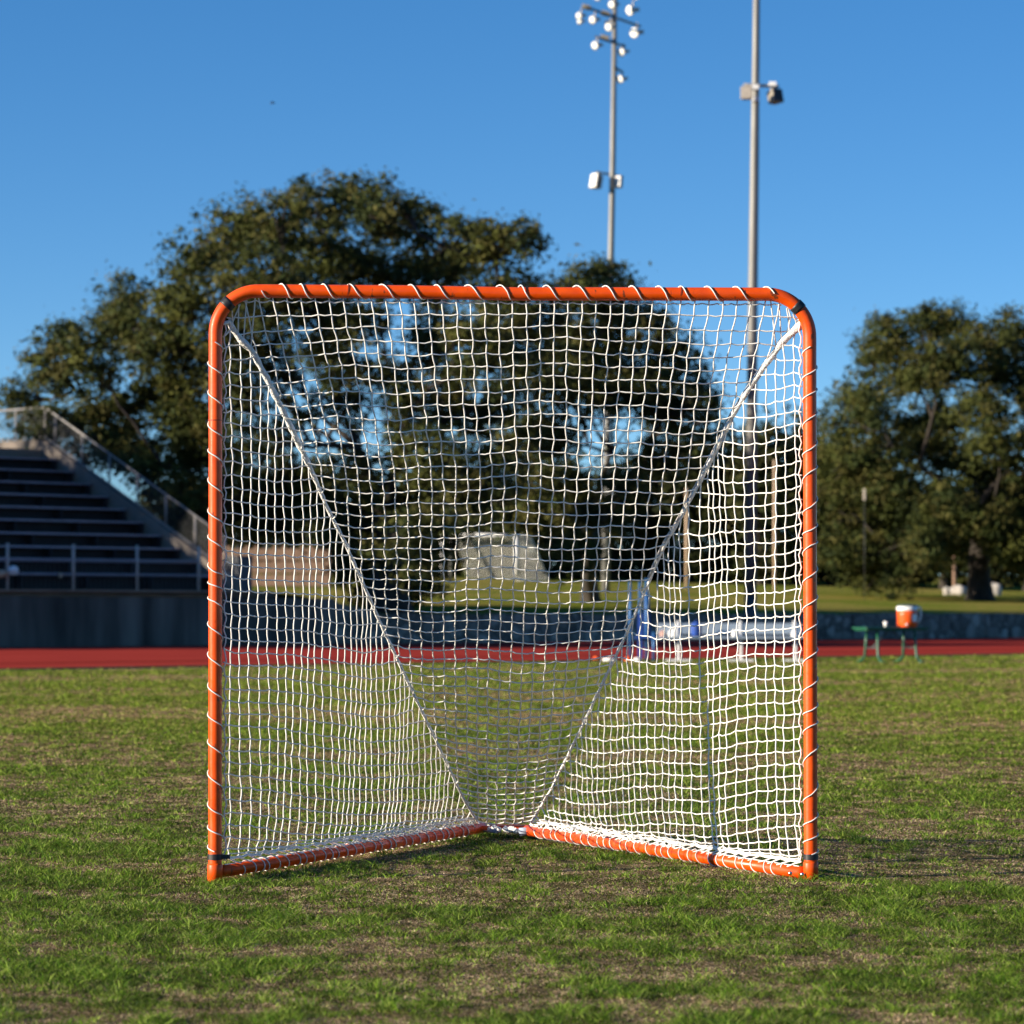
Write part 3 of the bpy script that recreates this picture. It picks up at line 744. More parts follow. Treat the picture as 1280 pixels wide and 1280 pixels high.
def tree(name, label, base, px_lobes, d, seed, trunk_r, fork, n_clump=58, n_leaf=62, size=0.066, clump_r=0.34, cols=OAK, group=None, cat='tree', dspread=4.0, lean=None, twigs=True):
    rg = np.random.default_rng(seed); base = Vector(base)
    t = thing(name, label, cat, base, group=group)
    lobes = []
    sc = F / d
    for i, lb in enumerate(px_lobes):
        cx, cy, rx, ry = lb[:4]; dd_ = lb[4] if len(lb) > 4 else rg.uniform(-dspread, dspread)
        c = P(cx, cy, d + dd_); rxm, rzm = rx / sc, ry / sc
        lobes.append((tuple(c), (rxm, max(rxm, rzm) * 1.0, rzm)))
    V, Q, C_ = leaves(lobes, n_clump, n_leaf, size, clump_r, cols, rg)
    m = MB()
    fk = Vector(fork)
    m.tube([base + Vector((0, 0, -0.2)), base + Vector((0, 0, 0.15)), base.lerp(fk, 0.3), base.lerp(fk, 0.65) + Vector((trunk_r * 0.2, 0, 0)), fk], [trunk_r * 1.75, trunk_r * 1.35, trunk_r, trunk_r * 0.92, trunk_r * 0.95], 14)
    order = sorted(range(len(lobes)), key=lambda i: (Vector(lobes[i][0]) - fk).length)
    mains = []
    for i in order:
        c = Vector(lobes[i][0]); st = fk; rr = trunk_r * 0.42
        best = (c - fk).length
        for (pp, r_) in mains:
            for kk in (3, 4, 5):
                dd2 = (c - pp[kk]).length + 0.6
                if dd2 < best * 0.8: best = dd2; st = pp[kk]; rr = r_ * 0.6
        pts = limb(m, st, c, max(0.05, rr), 0.03, rg); mains.append((pts, max(0.05, rr)))
        if twigs:
            for _ in range(5):
                v = Vector(rg.normal(size=3)); v.normalize(); e = c + Vector((v.x * lobes[i][1][0], v.y * lobes[i][1][1], v.z * lobes[i][1][2])) * 0.8
                limb(m, pts[5], e, 0.035, 0.01, rg, n=4)
    m.build('trunk', M['bark'], t, smooth=True)
    np_mesh('crown', V, Q, None, M['leaf'], C_, t)
    return t
# big oak on the left
bA = hill_at(487, 766)
A_l = [(35, 505, 38, 42), (62, 455, 32, 42), (80, 420, 22, 32), (110, 450, 40, 45), (150, 400, 40, 50), (160, 370, 28, 32), (200, 430, 50, 60), (230, 360, 38, 55), (262, 315, 36, 46), (300, 285, 42, 42), (345, 275, 45, 38), (400, 255, 50, 36), (440, 245, 36, 28), (480, 262, 46, 34), (520, 280, 42, 38),
       (575, 300, 42, 34), (612, 300, 32, 28), (645, 302, 38, 32), (560, 345, 60, 40), (640, 360, 45, 35), (660, 400, 45, 50), (480, 330, 70, 45), (400, 320, 65, 45), (320, 350, 60, 50), (290, 410, 50, 50), (250, 450, 50, 50), (180, 500, 60, 45), (110, 520, 60, 38), (130, 560, 45, 26), (180, 585, 40, 30), (235, 560, 45, 40), (240, 650, 40, 34), (230, 500, 45, 40), (300, 620, 40, 40), (240, 530, 50, 45), (60, 530, 50, 28), (300, 490, 36, 50), (300, 570, 40, 50),
       (450, 395, 45, 38), (540, 420, 45, 40), (600, 440, 50, 50), (510, 500, 30, 30), (590, 520, 60, 45), (640, 480, 40, 40), (500, 620, 60, 40), (590, 600, 70, 45), (250, 600, 48, 40), (420, 640, 60, 45), (340, 640, 50, 35), (520, 680, 55, 45), (465, 720, 45, 40), (420, 430, 25, 30), (160, 560, 50, 25), (215, 620, 40, 30), (480, 745, 40, 22), (520, 730, 36, 24), (455, 700, 34, 34), (545, 660, 40, 34), (350, 380, 50, 45), (400, 385, 45, 40), (330, 440, 35, 40), (560, 480, 40, 40), (450, 590, 50, 30), (380, 600, 45, 35), (540, 570, 45, 40), (432, 468, 34, 26), (348, 545, 26, 30), (490, 470, 34, 30), (445, 530, 14, 20), (360, 470, 22, 22), (500, 550, 22, 30), (400, 445, 34, 20), (425, 505, 34, 20), (385, 520, 18, 12), (530, 520, 30, 26), (350, 500, 18, 18)]
tree('oak_tree', 'largest spreading live oak, behind the goal and bleachers, its left side sunlit', bA, A_l, 88, 21, 0.42, P(478, 640, 88.5), dspread=4.6)
# second oak, right behind it
bB = hill_at(738, 752)
B_l = [(735, 350, 26, 26), (765, 345, 20, 26), (715, 370, 36, 30), (770, 385, 45, 38), (815, 410, 36, 30), (730, 430, 55, 40), (800, 455, 50, 38), (850, 450, 30, 32), (872, 495, 28, 34), (840, 520, 46, 34), (770, 500, 55, 30), (690, 480, 50, 40), (690, 540, 40, 30), (830, 570, 50, 26), (890, 550, 26, 26), (650, 570, 45, 30), (660, 630, 60, 40), (780, 600, 30, 20), (620, 400, 40, 40), (700, 600, 50, 34), (740, 640, 45, 35), (720, 690, 30, 26), (660, 540, 45, 35), (820, 490, 40, 34), (740, 470, 45, 38), (680, 440, 45, 40)]
tree('oak_tree', 'darker live oak right of the largest one, behind the middle of the net', bB, B_l, 97, 33, 0.24, P(735, 640, 97), n_clump=46, n_leaf=60, size=0.078, clump_r=0.4)
# right oak
bC = hill_at(1225, 750)
C_l = [(1045, 540, 28, 34), (1035, 590, 22, 40), (1075, 500, 36, 40), (1090, 440, 26, 34), (1115, 420, 36, 32), (1150, 405, 34, 24), (1185, 400, 34, 22), (1130, 470, 46, 38), (1190, 450, 50, 36), (1215, 420, 26, 24), (1262, 415, 30, 28), (1290, 440, 36, 40), (1250, 475, 46, 38), (1310, 500, 46, 60), (1180, 520, 46, 28), (1090, 570, 46, 38), (1060, 640, 40, 44),
       (1120, 640, 44, 40), (1090, 690, 36, 34), (1150, 685, 38, 36), (1180, 630, 40, 36), (1120, 725, 22, 26), (1085, 728, 16, 18), (1260, 560, 50, 28), (1240, 610, 40, 32), (1290, 610, 45, 50), (1285, 680, 40, 36), (1350, 560, 60, 80), (1345, 660, 50, 60), (1040, 690, 26, 34), (1160, 560, 46, 36), (1110, 600, 40, 40), (1210, 570, 46, 34), (1200, 640, 44, 30), (1060, 700, 30, 30), (1250, 650, 44, 30), (1170, 460, 40, 36), (1230, 520, 44, 34), (1240, 440, 34, 30), (1195, 668, 36, 22, -3), (1262, 672, 44, 24, -3), (1228, 645, 44, 22, -3.5), (1290, 700, 40, 20, -2), (1170, 700, 24, 20, -1), (1090, 520, 34, 30), (1060, 580, 34, 34), (1140, 540, 40, 30)]
tree('oak_tree', 'rounded live oak at the right edge with a thick dark flared trunk', bC, C_l, bC.y, 45, 0.40, P(1220, 640, bC.y), n_clump=46, n_leaf=60, size=0.078, clump_r=0.4)
# tree line beyond the lawn: individual trees
DARK = OAK * np.array([0.6, 0.62, 0.7])
k = 0
TLs = [(205, 655, 40, 50), (252, 650, 40, 56), (300, 640, 40, 60), (352, 630, 36, 70), (405, 645, 36, 62), (455, 650, 30, 55), (510, 655, 34, 56), (560, 650, 40, 62), (615, 640, 36, 66), (670, 640, 38, 66), (720, 650, 34, 60), (765, 640, 36, 66), (812, 630, 34, 75), (860, 620, 36, 80), (908, 630, 34, 80), (950, 610, 36, 95), (995, 605, 36, 100), (1040, 630, 36, 80), (1085, 640, 36, 72), (1130, 650, 36, 64), (1180, 650, 36, 62), (1232, 645, 40, 68), (1285, 650, 40, 62), (1340, 640, 40, 70)]
wordsT = ['behind the lower rows of the bleachers', 'behind the lower end of the sloping fence', 'between the bleachers and the left goal post', 'second from the bleachers, behind the left side net', 'behind the left seam rope', 'just left of the big oak trunk', 'just right of the big oak trunk', 'left of the far white goal', 'directly behind the far white goal', 'at the right end of the far white goal', 'left of the distant floodlight pole', 'directly behind the distant floodlight pole', 'first right of the distant floodlight pole', 'second right of the distant floodlight pole', 'left of the nearer tall pole', 'behind the nearer tall pole', 'tallest of its line, behind the right goal post', 'just right of the right goal post', 'behind the green bench', 'behind the orange cooler', 'left of the right oak trunk behind the boulder', 'behind the right oak trunk', 'at the right edge of the photo', 'beyond the right edge']
for (cx, cy, rx, ry), w in zip(TLs[:-1], wordsT):
    dK = 158 + rng.uniform(-3, 3); r_ = P(cx, 720, dK) - O
    bz = hill_z(r_.dot(E), r_.dot(B)); bpos = Vector(((cx - CX) * dK / F, dK, bz))
    lb = [(cx + rng.uniform(-10, 10), cy - ry * 0.45, rx * 0.75, ry * 0.55), (cx - rx * 0.4, cy, rx * 0.8, ry * 0.6), (cx + rx * 0.4, cy + 5, rx * 0.8, ry * 0.6), (cx, cy + ry * 0.5, rx, ry * 0.6), (cx, 703, rx * 1.05, 16)]
    tree('dark_tree', 'dark evergreen in the far tree line, ' + w, bpos, lb, dK, 100 + k, 0.18, P(cx, cy + 20, dK), n_clump=24, n_leaf=34, size=0.14, clump_r=0.55, cols=DARK, group='trees of the far tree line', dspread=1.0, twigs=False); k += 1
V, Q, C_ = leaves([((x, 163 + 3 * math.sin(x * 1.3), hill_z((Vector((x, 163, 0)) - O).dot(E), (Vector((x, 163, 0)) - O).dot(B)) + 0.7), (1.6, 1.4, 1.1 + 0.4 * math.sin(x * 2.1))) for x in np.arange(-22, 34, 1.7)], 16, 34, 0.13, 0.5, DARK, rng)
tag(np_mesh('undergrowth', V, Q, None, M['leaf'], C_), 'dense dark undergrowth below the far tree line', 'undergrowth', kind='stuff')
# unseen oaks added left of the frame to cast shade on the stand
for i, (x, y, hh) in enumerate(((-34.5, 73, 9.7), (-36.5, 79, 9.7), (-33, 67.5, 9.7))):
    r_ = Vector((x, y, 0)) - O; bz = hill_z(r_.dot(E), r_.dot(B)) if r_.dot(B) > 0 else 0
    rg = np.random.default_rng(300 + i)
    t = thing('oak_tree', ['live oak left of the bleachers, outside the left edge', 'live oak behind the left end of the bleachers', 'live oak beside the track left of the bleachers'][i], 'tree', (x, y, bz), group='oaks that shade the bleachers')
    lobes = [((x + rg.uniform(-3.5, 3.5), y + rg.uniform(-3.5, 3.5), hh + rg.uniform(-5.5, 0.6)), (2.6, 2.6, 1.9)) for _ in range(18)]
    V, Q, C_ = leaves(lobes, 16, 30, 0.14, 0.5, OAK, rg); np_mesh('crown', V, Q, None, M['leaf'], C_, t)
    m = MB(); limb(m, (x, y, bz - 0.2), (x, y, hh - 5), 0.5, 0.3, rg, 0.03)
    for lb in lobes: limb(m, (x, y, hh - 5.2), lb[0], 0.16, 0.04, rg)
    m.build('trunk', M['bark'], t, smooth=True)

# ------------------------------------------------------------------ floodlight pole (far)
def floodlight(parent, c, r, aim, d_):
    "bowl with pale glass, ballast box behind, yoke"
    aim = Vector(aim).normalized(); rot = aim.to_track_quat('Z', 'Y').to_matrix()
    m = MB(); m.lathe([(r * 0.25, -r * 1.5), (r * 0.45, -r * 1.3), (r * 0.8, -r * 0.6), (r, 0), (r * 1.06, 0.02)], c, 16, rot)
    m.box(c - aim * r * 2.0, r * 0.8, r * 0.8, r * 1.2, rot); m.tube([c - aim * r * 0.8 + Vector((0, 0, r * 0.2)), c - aim * r * 1.0 + Vector((0, 0, r * 1.9))], 0.03, 6)
    f = m.build('floodlight', M['lamp_body'], parent, smooth=False)
    m = MB(); m.lathe([(r * 0.99, 0.025), (r * 0.8, r * 0.14), (r * 0.4, r * 0.24), (0.01, r * 0.28)], c, 16, rot)
    g = m.build('lens', M['lamp_white'], None, smooth=True); g.parent = f; g.matrix_parent_inverse = Matrix.Translation(parent.location).inverted()
    g.matrix_parent_inverse = Matrix.Identity(4)
    f_inv = f.matrix_parent_inverse; return f
pb = hill_at(757, 740); dP = pb.y; top = P(769.5, -70, dP)
fp = thing('floodlight_pole', 'tall grey floodlight pole left of the other, with clustered round lamps at its top', 'light pole', pb)
m = MB(); m.tube([pb + Vector((0, 0, -0.3)), P(758, 600, dP), P(763.5, 330, dP), P(766, 200, dP), top], [0.17, 0.15, 0.125, 0.115, 0.085], 14); m.build('pole', M['steel'], fp, smooth=True)
m = MB(); m.box(P(763.5, 617, dP - 0.2), 0.28, 0.25, 0.62); m.build('service_box', M['white'], fp, bevel=0.02)
def pole_px(y): return interp(y, [-70, 200, 330, 600], [769.5, 766, 763.5, 758])
sun_aim = (-0.6, -0.75, -0.2)
for (xa, ya, xb, yb) in ((733, 9, 800, 33), (745, 46, 781, 58), (740, -25, 800, -3), (768, 84, 778, 90), (766, 24, 757, 28)):
    yc = (ya + yb) / 2; hpx = 762 - yc; dd_ = (yb - ya) / hpx * dP
    m = MB(); m.tube([P(xa, ya, dP - dd_ / 2), P(xb, yb, dP + dd_ / 2)], 0.05, 8); m.build('crossarm', M['darksteel'], fp, smooth=True)
for (x, y, r) in ((765, 6, 4.4), (788, 13, 5.4), (724, 20, 4.0), (741, 25, 4.4), (761, 34, 4.6), (793, 41, 5.6), (744, 57, 4.6), (777, 65, 4.6), (775.5, 99, 4.4), (747, -4, 4.4), (795, -6, 4.8), (725, 27, 3.2)):
    dd_ = (x - pole_px(y)) / 67 * 2.6
    floodlight(fp, P(x, y, dP + dd_ - 0.35), 1.15 * r * dP / F, sun_aim, dP)
for (x, y) in ((757, 17), (756, 47), (733, 9)):
    m = MB(); m.box(P(x, y, dP - 0.3), 0.34, 0.3, 0.16, Matrix.Rotation(R(15), 3, 'Y')); m.build('ballast_box', M['lamp_body'], fp, bevel=0.02)
def speaker(parent, c, w, h, yaw, tilt, mtA, front_dark):
    rot = Matrix.Rotation(R(yaw), 3, 'Z') @ Matrix.Rotation(R(tilt), 3, 'X')
    m = MB(); v = []
    for (x, z, y) in ((-1, -1, -1), (1, -1, -1), (1, 1, -1), (-1, 1, -1)): v.append(c + rot @ Vector((x * w / 2, -w * 0.4, z * h / 2)))
    for (x, z) in ((-1, -1), (1, -1), (1, 1), (-1, 1)): v.append(c + rot @ Vector((x * w * 0.32, w * 0.42, z * h * 0.42)))
    m.add(v, [(0, 1, 2, 3), (7, 6, 5, 4), (1, 0, 4, 5), (2, 1, 5, 6), (3, 2, 6, 7), (0, 3, 7, 4)])
    o = m.build('loudspeaker', mtA, parent, bevel=0.015)
    m = MB(); v = [c + rot @ Vector((x * w * 0.44, -w * 0.4 - 0.006, z * h * 0.44)) for x, z in ((-1, -1), (1, -1), (1, 1), (-1, 1))]
    v += [p + rot @ Vector((0, -0.015, 0)) for p in v[:4]]
    m.add(v, [(4, 5, 6, 7), (0, 1, 5, 4), (1, 2, 6, 5), (2, 3, 7, 6), (3, 0, 4, 7)])
    g = m.build('grille', front_dark, None); g.parent = o; g.matrix_parent_inverse = Matrix.Identity(4)
m = MB(); m.tube([P(745, 215, dP - 0.2), P(779, 221, dP + 0.2)], 0.04, 8); m.build('crossarm', M['darksteel'], fp, smooth=True)
speaker(fp, P(746, 227, dP - 0.2), 0.42, 0.60, -50, -12, M['speaker'], M['white'])
speaker(fp, P(773, 228, dP), 0.36, 0.46, -30, -10, M['speaker'], M['white'])
m = MB(); m.box(P(765.5, 229, dP - 0.2), 0.14, 0.14, 0.5); m.build('junction_box', M['darksteel'], fp, bevel=0.01)

# nearer pole
r0 = None
for i in range(4000):
    d = 78 + i * 0.01; p = Vector(((938 - CX) * d / F, d, 0)); q = (p - O).dot(B)
    if q > -1.1: r0 = p; break
dN = r0.y
np_ = thing('speaker_pole', 'thickest tall pole, right of the floodlight pole, carrying two box loudspeakers', 'light pole', r0)
m = MB(); m.tube([P(938, 745, dN), P(941, 370, dN), P(943.5, 180, dN), P(945, 60, dN), P(947, -150, dN)], [0.165, 0.135, 0.12, 0.10, 0.085], 16); m.build('pole', M['steel'], np_, smooth=True)
m = MB(); m.tube([r0 + Vector((0, 0, -0.1)), P(938, 744.9, dN)], 0.168, 16); m.build('pole_base', M['darksteel'], np_, smooth=True)
m = MB(); m.tube([P(930, 106, dN - 0.25), P(950, 107, dN - 0.1), P(973, 108, dN + 0.2)], 0.045, 8); m.build('crossarm', M['rail'], np_, smooth=True)
for c_ in (P(944, 109, dN - 0.16), P(944, 124, dN - 0.16), P(966, 105, dN)):
    m = MB(); m.box(c_, 0.2, 0.14, 0.12); m.build('bracket', M['lamp_white'], np_, bevel=0.01)
speaker(np_, P(934, 117, dN - 0.5), 0.34, 0.36, -12, -4, M['speaker'], M['speaker'])
speaker(np_, P(968, 121, dN), 0.38, 0.40, 38, -14, M['lamp_body'], M['speaker_dark'])

# slim far poles
def slim_pole(px, y0, y1, d, r, label, mt, head=None):
    rr_ = P(px, 720, d) - O; z = hill_z(rr_.dot(E), rr_.dot(B)); b = Vector(((px - CX) * d / F, d, z))
    t = thing('slim_pole', label, 'pole', b); m = MB(); m.tube([b + Vector((0, 0, -0.2)), P(px, y0, d)], [r, r * 0.8], 8); m.build('pole', mt, t, smooth=True)
    if head: m = MB(); m.box(P(px, y0 + head, d - 0.1), 0.09, 0.08, head * 1.8 * d / F); m.build('lamp_head', M['post'], t, bevel=0.01)
    return t
slim_pole(563.5, 596, 668, 140, 0.06, 'slim pale pole standing at the left end of the far white goal', M['steel'])
slim_pole(858, 610, 720, 135, 0.06, 'slim pale pole between the floodlight pole and the nearer tall pole', M['tan'])
slim_pole(968, 575, 720, 138, 0.06, 'slim pale pole between the nearer tall pole and the right goal post', M['tan'])
slim_pole(1080.5, 610, 720, 122, 0.012, 'very thin pole with a small white lamp head showing inside the right oak', M['darksteel'], 8)
slim_pole(1193, 695, 722, 140, 0.09, 'short brown wooden pole rising from a pale boulder near the right oak trunk', M['wood'])

# far white soccer goal
gb = hill_at(645, 718.5)
if gb.y > 158: gb = Vector(((645 - CX) * 150 / F, 150, hill_z((P(645, 720, 150) - O).dot(E), (P(645, 720, 150) - O).dot(B))))
dG = gb.y
ft = thing('soccer_goal', 'small white soccer goal with sloping grey net on the far lawn', 'goal', gb)
pR = P(645, 670, dG); pL = P(552, 668, dG + 1.5)
gz = gb.z
m = MB(); m.tube([P(645, 719, dG), pR], 0.085, 10); m.build('post', M['goalpaint'], ft, smooth=True)
m = MB(); m.tube([Vector((pL.x, pL.y, gz)), pL], 0.07, 10); m.build('post', M['goalpaint'], ft, smooth=True)
m = MB(); m.tube([pL, pR], 0.085, 10); m.build('crossbar', M['goalpaint'], ft, smooth=True)
bR = P(686, 719, dG + 1.2); bR.z = gz; bL = Vector((pL.x + 1.2, pL.y + 1.6, gz)); tR = P(662, 669, dG + 0.6); tL = pL + Vector((0.6, 0.8, 0))
m = MB(); m.tube([pR, tR, bR], 0.035, 6); m.tube([pL, tL, bL], 0.035, 6); m.tube([bL, bR], 0.035, 6); m.tube([bR, Vector((pR.x, pR.y, gz))], 0.035, 6); m.build('back_frame', M['goalpaint'], ft, smooth=True)
m = MB()
def quadnet(a, b, c, d_, n1, n2):
    for i in range(n1 + 1): m.tube([a.lerp(b, i / n1), d_.lerp(c, i / n1)], 0.011, 3, cap=False)
    for i in range(n2 + 1): m.tube([a.lerp(d_, i / n2), b.lerp(c, i / n2)], 0.011, 3, cap=False)
quadnet(tL, tR, bR, bL, 50, 28); quadnet(pR, tR, bR, Vector((pR.x, pR.y, gz)), 14, 28); quadnet(pL, pR, tR, tL, 40, 6)
m.build('net', M['farnet'], ft)

# boulders
def boulder(px, py, d, w, h, label, seed):
    rr_ = P(px, 720, d) - O; z = hill_z(rr_.dot(E), rr_.dot(B)); c = Vector(((px - CX) * d / F, d, z + h * 0.4)); rg = np.random.default_rng(seed)
    m = MB(); n1, n2 = 14, 9; vs = []; ph = rg.random(6) * 6
    for j in range(n2 + 1):
        for i in range(n1):
            a = 2 * math.pi * i / n1; b = math.pi * j / n2 - math.pi / 2
            k = 1 + 0.13 * math.sin(3 * a + ph[0]) + 0.1 * math.sin(2 * b * 2 + ph[1] + a) + 0.06 * math.sin(5 * a + ph[2])
            vs.append(c + Vector((w / 2 * k * math.cos(a) * math.cos(b), w / 2 * .7 * k * math.sin(a) * math.cos(b), h * 0.6 * k * math.sin(b))))
    fs = [(j * n1 + i, j * n1 + (i + 1) % n1, (j + 1) * n1 + (i + 1) % n1, (j + 1) * n1 + i) for j in range(n2) for i in range(n1)]
    m.add(vs, fs); tag(m.build('boulder', M['rock'], smooth=True), label, 'boulder', group='pale boulders on the far lawn')
boulder(1198, 720, 139, 0.85, 0.40, 'pale low boulder left of the right oak trunk beside a brown pole', 5)
boulder(1183, 722, 138, 0.30, 0.34, 'smallest pale boulder, leftmost beside the brown pole', 6)
boulder(1243, 717, 141, 0.62, 0.50, 'pale taller boulder just right of the right oak trunk', 7)

# wooden rail fence behind the left side net
wf = thing('wooden_fence', 'weathered brown board fence at the foot of the trees seen through the left side net', 'fence', P(340, 708, 120))
def hz(px, d): rr_ = P(px, 720, d) - O; return hill_z(rr_.dot(E), rr_.dot(B))
dF = 118
x0, x1 = (262 - CX) * dF / F, (412 - CX) * dF / F; zf = hz(330, dF)
z_top = P(300, 683, dF).z
for i in range(14):
    t = i / 13; x = x0 + (x1 - x0) * t
    m = MB(); m.box((x, dF + 0.08, (zf + z_top) / 2 - 0.1 + 0.0), 0.12, 0.12, z_top - zf + 0.25); m.build('fence_post', M['darksteel'] if i % 3 == 0 else M['wood'], wf)
for j, (za, zb) in enumerate(((0.02, 0.30), (0.34, 0.62), (0.66, 0.94))):
    hh = z_top - zf; m = MB(); m.box(((x0 + x1) / 2, dF, zf + hh * (za + zb) / 2), x1 - x0, 0.04, hh * (zb - za)); m.build('board', M['wood'], wf)

# ------------------------------------------------------------------ green bench and cooler
dT = 53.8; s = F / dT
tb = Vector(((1112 - CX) / s, dT, 0))
gt = thing('green_bench', 'green coated metal bench on curved legs at the edge of the red track', 'bench', tb)
def TB(px, py, dy=0.0): return P(px, py, dT + dy)
zt = P(1100, 785, dT).z
m = MB(); rotT = Matrix.Rotation(R(28), 3, 'Z'); Lb = 1.22
cT = Vector(((1113 - CX) / s, dT + 0.0, zt)); m.box(cT, Lb, 0.42, 0.035, rotT); m.box(cT + Vector((0, 0, -0.03)), Lb - 0.06, 0.36, 0.03, rotT); m.build('seat', M['bench_green'], gt, bevel=0.01)
for lx in (-0.36, 0.36):
    for ly in (-0.15, 0.15):
        a = cT + rotT @ Vector((lx, ly, -0.04)); b = cT + rotT @ Vector((lx * 1.04, ly * 1.25, 0)); b.z = 0.10
        f = cT + rotT @ Vector((lx * 1.04 - 0.02, ly * 2.4, 0)); f.z = 0.015
        m = MB(); m.tube([a, a.lerp(b, 0.5), b, b.lerp(f, 0.5) + Vector((0, 0, -0.03)), f], 0.022, 8); m.lathe([(0.05, 0), (0.05, 0.012), (0.02, 0.02)], (f.x, f.y, 0.002), 12)
        m.build('leg', M['bench_green'], gt, smooth=True)
m = MB()
for lx in (-1, 1):
    m.tube([cT + rotT @ Vector((lx * 0.36, 0, -0.32)), cT + rotT @ Vector((lx * 0.05, 0, -0.05))], 0.012, 6)
    m.tube([cT + rotT @ Vector((lx * 0.36, -0.17, -0.32)), cT + rotT @ Vector((lx * 0.36, 0.17, -0.32))], 0.014, 6)
m.build('brace', M['darksteel'], gt, smooth=True)
cc = TB(1134, 786, 0.05); cc.z = zt + 0.018
ck = thing('drink_cooler', 'round orange drinks cooler with white rim and dark lid on the green bench', 'cooler', cc)
m = MB(); m.lathe([(0.150, 0.0), (0.158, 0.01), (0.165, 0.20), (0.168, 0.262)], cc, 28); m.build('body', M['cooler'], ck, smooth=True)
m = MB(); m.lathe([(0.169, 0.262), (0.172, 0.27), (0.172, 0.325), (0.160, 0.332)], cc, 28); m.build('rim', M['white'], ck, smooth=True)
m = MB(); m.lathe([(0.160, 0.333), (0.158, 0.352), (0.10, 0.362), (0.05, 0.366)], cc, 28); m.build('lid', M['lid'], ck, smooth=True)
m = MB(); m.tube([cc + Vector((0.16, -0.02, 0.33)), cc + Vector((0.21, -0.03, 0.31)), cc + Vector((0.225, -0.03, 0.2)), cc + Vector((0.20, -0.03, 0.1)), cc + Vector((0.165, -0.02, 0.05))], 0.013, 8); m.build('handle', M['white'], ck, smooth=True)
m = MB(); m.lathe([(0.012, -0.0), (0.02, 0.02), (0.015, 0.05)], cc + Vector((-0.03, -0.16, 0.04)), 10, Matrix.Rotation(R(90), 3, 'X')); m.build('spigot', M['white'], ck, smooth=True)
# pale badge curved on the body
m = MB(); vs = []; n = 8
for j in (0, 1):
    for i in range(n + 1):
        a = R(-68 + i * 5.5); zz = 0.10 + j * 0.09 + (0.02 * math.sin(math.pi * i / n) * (1 if j else -1)); vs.append(cc + Vector((0.1672 * math.cos(a), 0.1672 * math.sin(a), zz)))
m.add(vs, [(i, i + 1, n + 2 + i, n + 1 + i) for i in range(n)]); m.build('badge', M['white'], ck)
cu = TB(1107, 785, -0.1); cu.z = zt + 0.018
m = MB(); m.lathe([(0.026, 0), (0.036, 0.09), (0.033, 0.09), (0.024, 0.006)], cu, 14); tag(m.build('paper_cup', M['white'], smooth=True), 'small white paper cup on the bench left of the orange cooler', 'cup')

# ------------------------------------------------------------------ long aluminium team bench seen through the right net
dB = 54.5; sB = F / dB
lb = thing('team_bench', 'long pale blue grey aluminium bench with backrest seen through the right side net', 'bench', Vector(((912 - CX) / sB, dB, 0)))
def bx(px): return (px - CX) / sB
def zy(py): return P(640, py, dB).z
xa, xb = bx(822), bx(1003)
m = MB(); m.box(((xa + xb) / 2, dB + 0.22, (zy(779) + zy(793)) / 2), xb - xa, 0.035, zy(779) - zy(793)); m.build('backrest', M['alu'], lb, bevel=0.008)
m = MB(); m.box(((xa + xb) / 2, dB, zy(797)), xb - xa, 0.30, 0.04); m.build('seat', M['alu'], lb, bevel=0.008)
for px in (848, 926, 994):
    x = bx(px); m = MB(); m.box((x, dB + 0.02, zy(797) / 2), 0.05, 0.06, zy(797) - 0.03); m.box((x, dB + 0.20, (zy(797) + zy(781)) / 2), 0.05, 0.03, 0.34); m.box((x, dB + 0.14, zy(797) - 0.05), 0.05, 0.26, 0.04)
    m.box((x, dB, 0.02), 0.42, 0.10, 0.035); m.build('leg', M['white'], lb, bevel=0.005)
m = MB(); c = Vector((bx(870), dB - 0.02, zy(795))); 
m.lathe([(0.06, 0.0), (0.085, 0.03), (0.09, 0.15), (0.07, 0.21), (0.03, 0.23)], c, 14); m.tube([c + Vector((-0.04, -0.02, 0.2)), c + Vector((0, -0.05, 0.27)), c + Vector((0.04, -0.02, 0.2))], 0.01, 6)
tag(m.build('sports_bag', M['blue'], smooth=True), 'bright blue drawstring bag standing on the long bench', 'bag')
def bundle(px, py, w, h, label, mt, name, cat, seed):
    c = Vector((bx(px), dB - 0.05, zy(797) + 0.02)); rg = np.random.default_rng(seed); vs = []; n1, n2 = 14, 7
    for j in range(n2 + 1):
        for i in range(n1):
            a = 2 * math.pi * i / n1; b = math.pi / 2 * j / n2; k = 1 + 0.16 * math.sin(3 * a + seed) + 0.08 * math.sin(7 * a + b * 5)
            vs.append(c + Vector((w / 2 * k * math.cos(a) * math.cos(b), w / 2 * k * 0.8 * math.sin(a) * math.cos(b), h * k * math.sin(b))))
    m = MB(); m.add(vs, [(j * n1 + i, j * n1 + (i + 1) % n1, (j + 1) * n1 + (i + 1) % n1, (j + 1) * n1 + i) for j in range(n2) for i in range(n1)])
    tag(m.build(name, mt, smooth=True), label, cat)
bundle(843, 796, 0.20, 0.14, 'crumpled white towel on the left end of the long bench', M['white'], 'towel', 'towel', 3)
bundle(828, 797, 0.10, 0.09, 'small pinkish bundle left of the white towel on the long bench', mat('pink_cloth', (0.5, 0.3, 0.25), 0.8), 'cloth_bundle', 'cloth', 4)
bundle(917, 796, 0.07, 0.10, 'small white bottle-like bundle at the middle of the long bench', M['white'], 'cloth_bundle', 'cloth', 5)
bundle(993, 797, 0.11, 0.10, 'white bundle at the right end of the long bench', M['white'], 'cloth_bundle', 'cloth', 6)

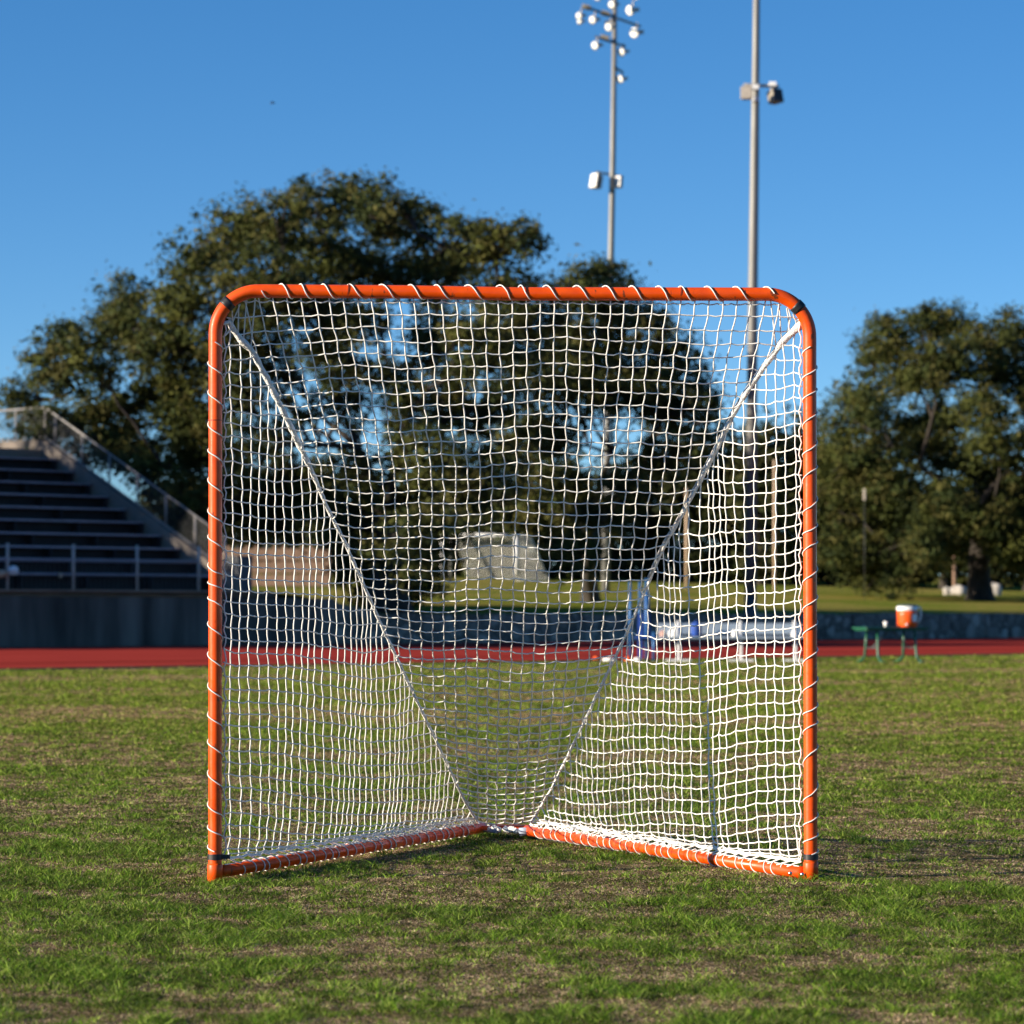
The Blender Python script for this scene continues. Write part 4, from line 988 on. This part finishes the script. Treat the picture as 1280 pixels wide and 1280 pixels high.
# blue folding chair with tall posts
dC = 55.5
ch = thing('folding_chair', 'blue folding camp chair with tall slim posts left of the long bench', 'chair', Vector(((801 - CX) * dC / F, dC, 0)))
def C_(px, py, dy=0): return P(px, py, dC + dy)
m = MB()
for x, y0, dy in ((787.5, 727, 0.0), (800, 727, 0.35), (808, 723, 0.0), (817, 790, -0.2)):
    a = C_(x, y0, dy); b = Vector((a.x, a.y, 0.0)); m.tube([b, a], 0.024, 8)
m.build('frame', M['bluemetal'], ch, smooth=True)
m = MB(); m.add([C_(797, 767), C_(803, 767), C_(803, 822), C_(797, 822), C_(797, 767, .02), C_(803, 767, .02), C_(803, 822, .02), C_(797, 822, .02)], [(0, 1, 2, 3), (7, 6, 5, 4), (0, 4, 5, 1), (1, 5, 6, 2), (2, 6, 7, 3), (3, 7, 4, 0)])
m.add([C_(805, 742), C_(812, 742), C_(813, 798), C_(805, 798), C_(805, 742, .02), C_(812, 742, .02), C_(813, 798, .02), C_(805, 798, .02)], [(0, 1, 2, 3), (7, 6, 5, 4), (0, 4, 5, 1), (1, 5, 6, 2), (2, 6, 7, 3), (3, 7, 4, 0)])
m.build('backrest', M['blue'], ch)
m = MB(); z_ = C_(800, 797).z; m.box((C_(806, 797).x, dC - 0.05, z_), 0.34, 0.36, 0.03); m.build('seat', M['blue'], ch, bevel=0.01)
# cones and discs on the track edge
dQ = 55.0
def cone(px, label):
    c = Vector(((px - CX) * dQ / F, dQ, 0.008)); m = MB(); m.lathe([(0.085, 0), (0.085, 0.008), (0.062, 0.012), (0.03, 0.075), (0.022, 0.08)], c, 18)
    tag(m.build('marker_cone', M['cone'], smooth=True), label, 'cone', group='low orange marker cones')
cone(745, 'low orange marker cone standing alone, leftmost at the track edge'); cone(785, 'low orange marker cone beside the blue folding chair')
def flat_disc(px, label, w=0.13):
    c = Vector(((px - CX) * (dQ - .3) / F, dQ - .3, 0.01)); m = MB(); m.lathe([(w, 0), (w, 0.03), (w * 0.8, 0.05), (w * 0.4, 0.055)], c, 18)
    tag(m.build('marker_disc', M['white'], smooth=True), label, 'marker disc', group='white marker discs')
flat_disc(762, 'white marker disc between the two orange cones', 0.12); flat_disc(797, 'white marker disc at the foot of the blue folding chair', 0.07)

# bird
bc = P(341, 129, 60)
bt = thing('bird', 'tiny dark bird gliding in the open sky at the upper left', 'bird', bc)
m = MB(); m.tube([bc + Vector((-0.05, 0, -0.008)), bc + Vector((-0.02, 0, 0)), bc + Vector((0.02, 0, 0.006)), bc + Vector((0.045, 0, 0.012))], [0.003, 0.011, 0.012, 0.004], 8); m.build('body', M['bird'], bt, smooth=True)
for sg in (-1, 1):
    m = MB(); m.add([bc + Vector((0.015, 0, 0.004)), bc + Vector((-0.015, 0, 0.0)), bc + Vector((-0.03, sg * 0.08, 0.02)), bc + Vector((0.0, sg * 0.07, 0.02)), bc + Vector((0.015, 0, 0.008)), bc + Vector((-0.015, 0, 0.004)), bc + Vector((-0.03, sg * 0.08, 0.022)), bc + Vector((0.0, sg * 0.07, 0.022))],
                    [(0, 1, 2, 3), (7, 6, 5, 4), (0, 4, 5, 1), (1, 5, 6, 2), (2, 6, 7, 3), (3, 7, 4, 0)]); m.build('wing', M['bird'], bt)
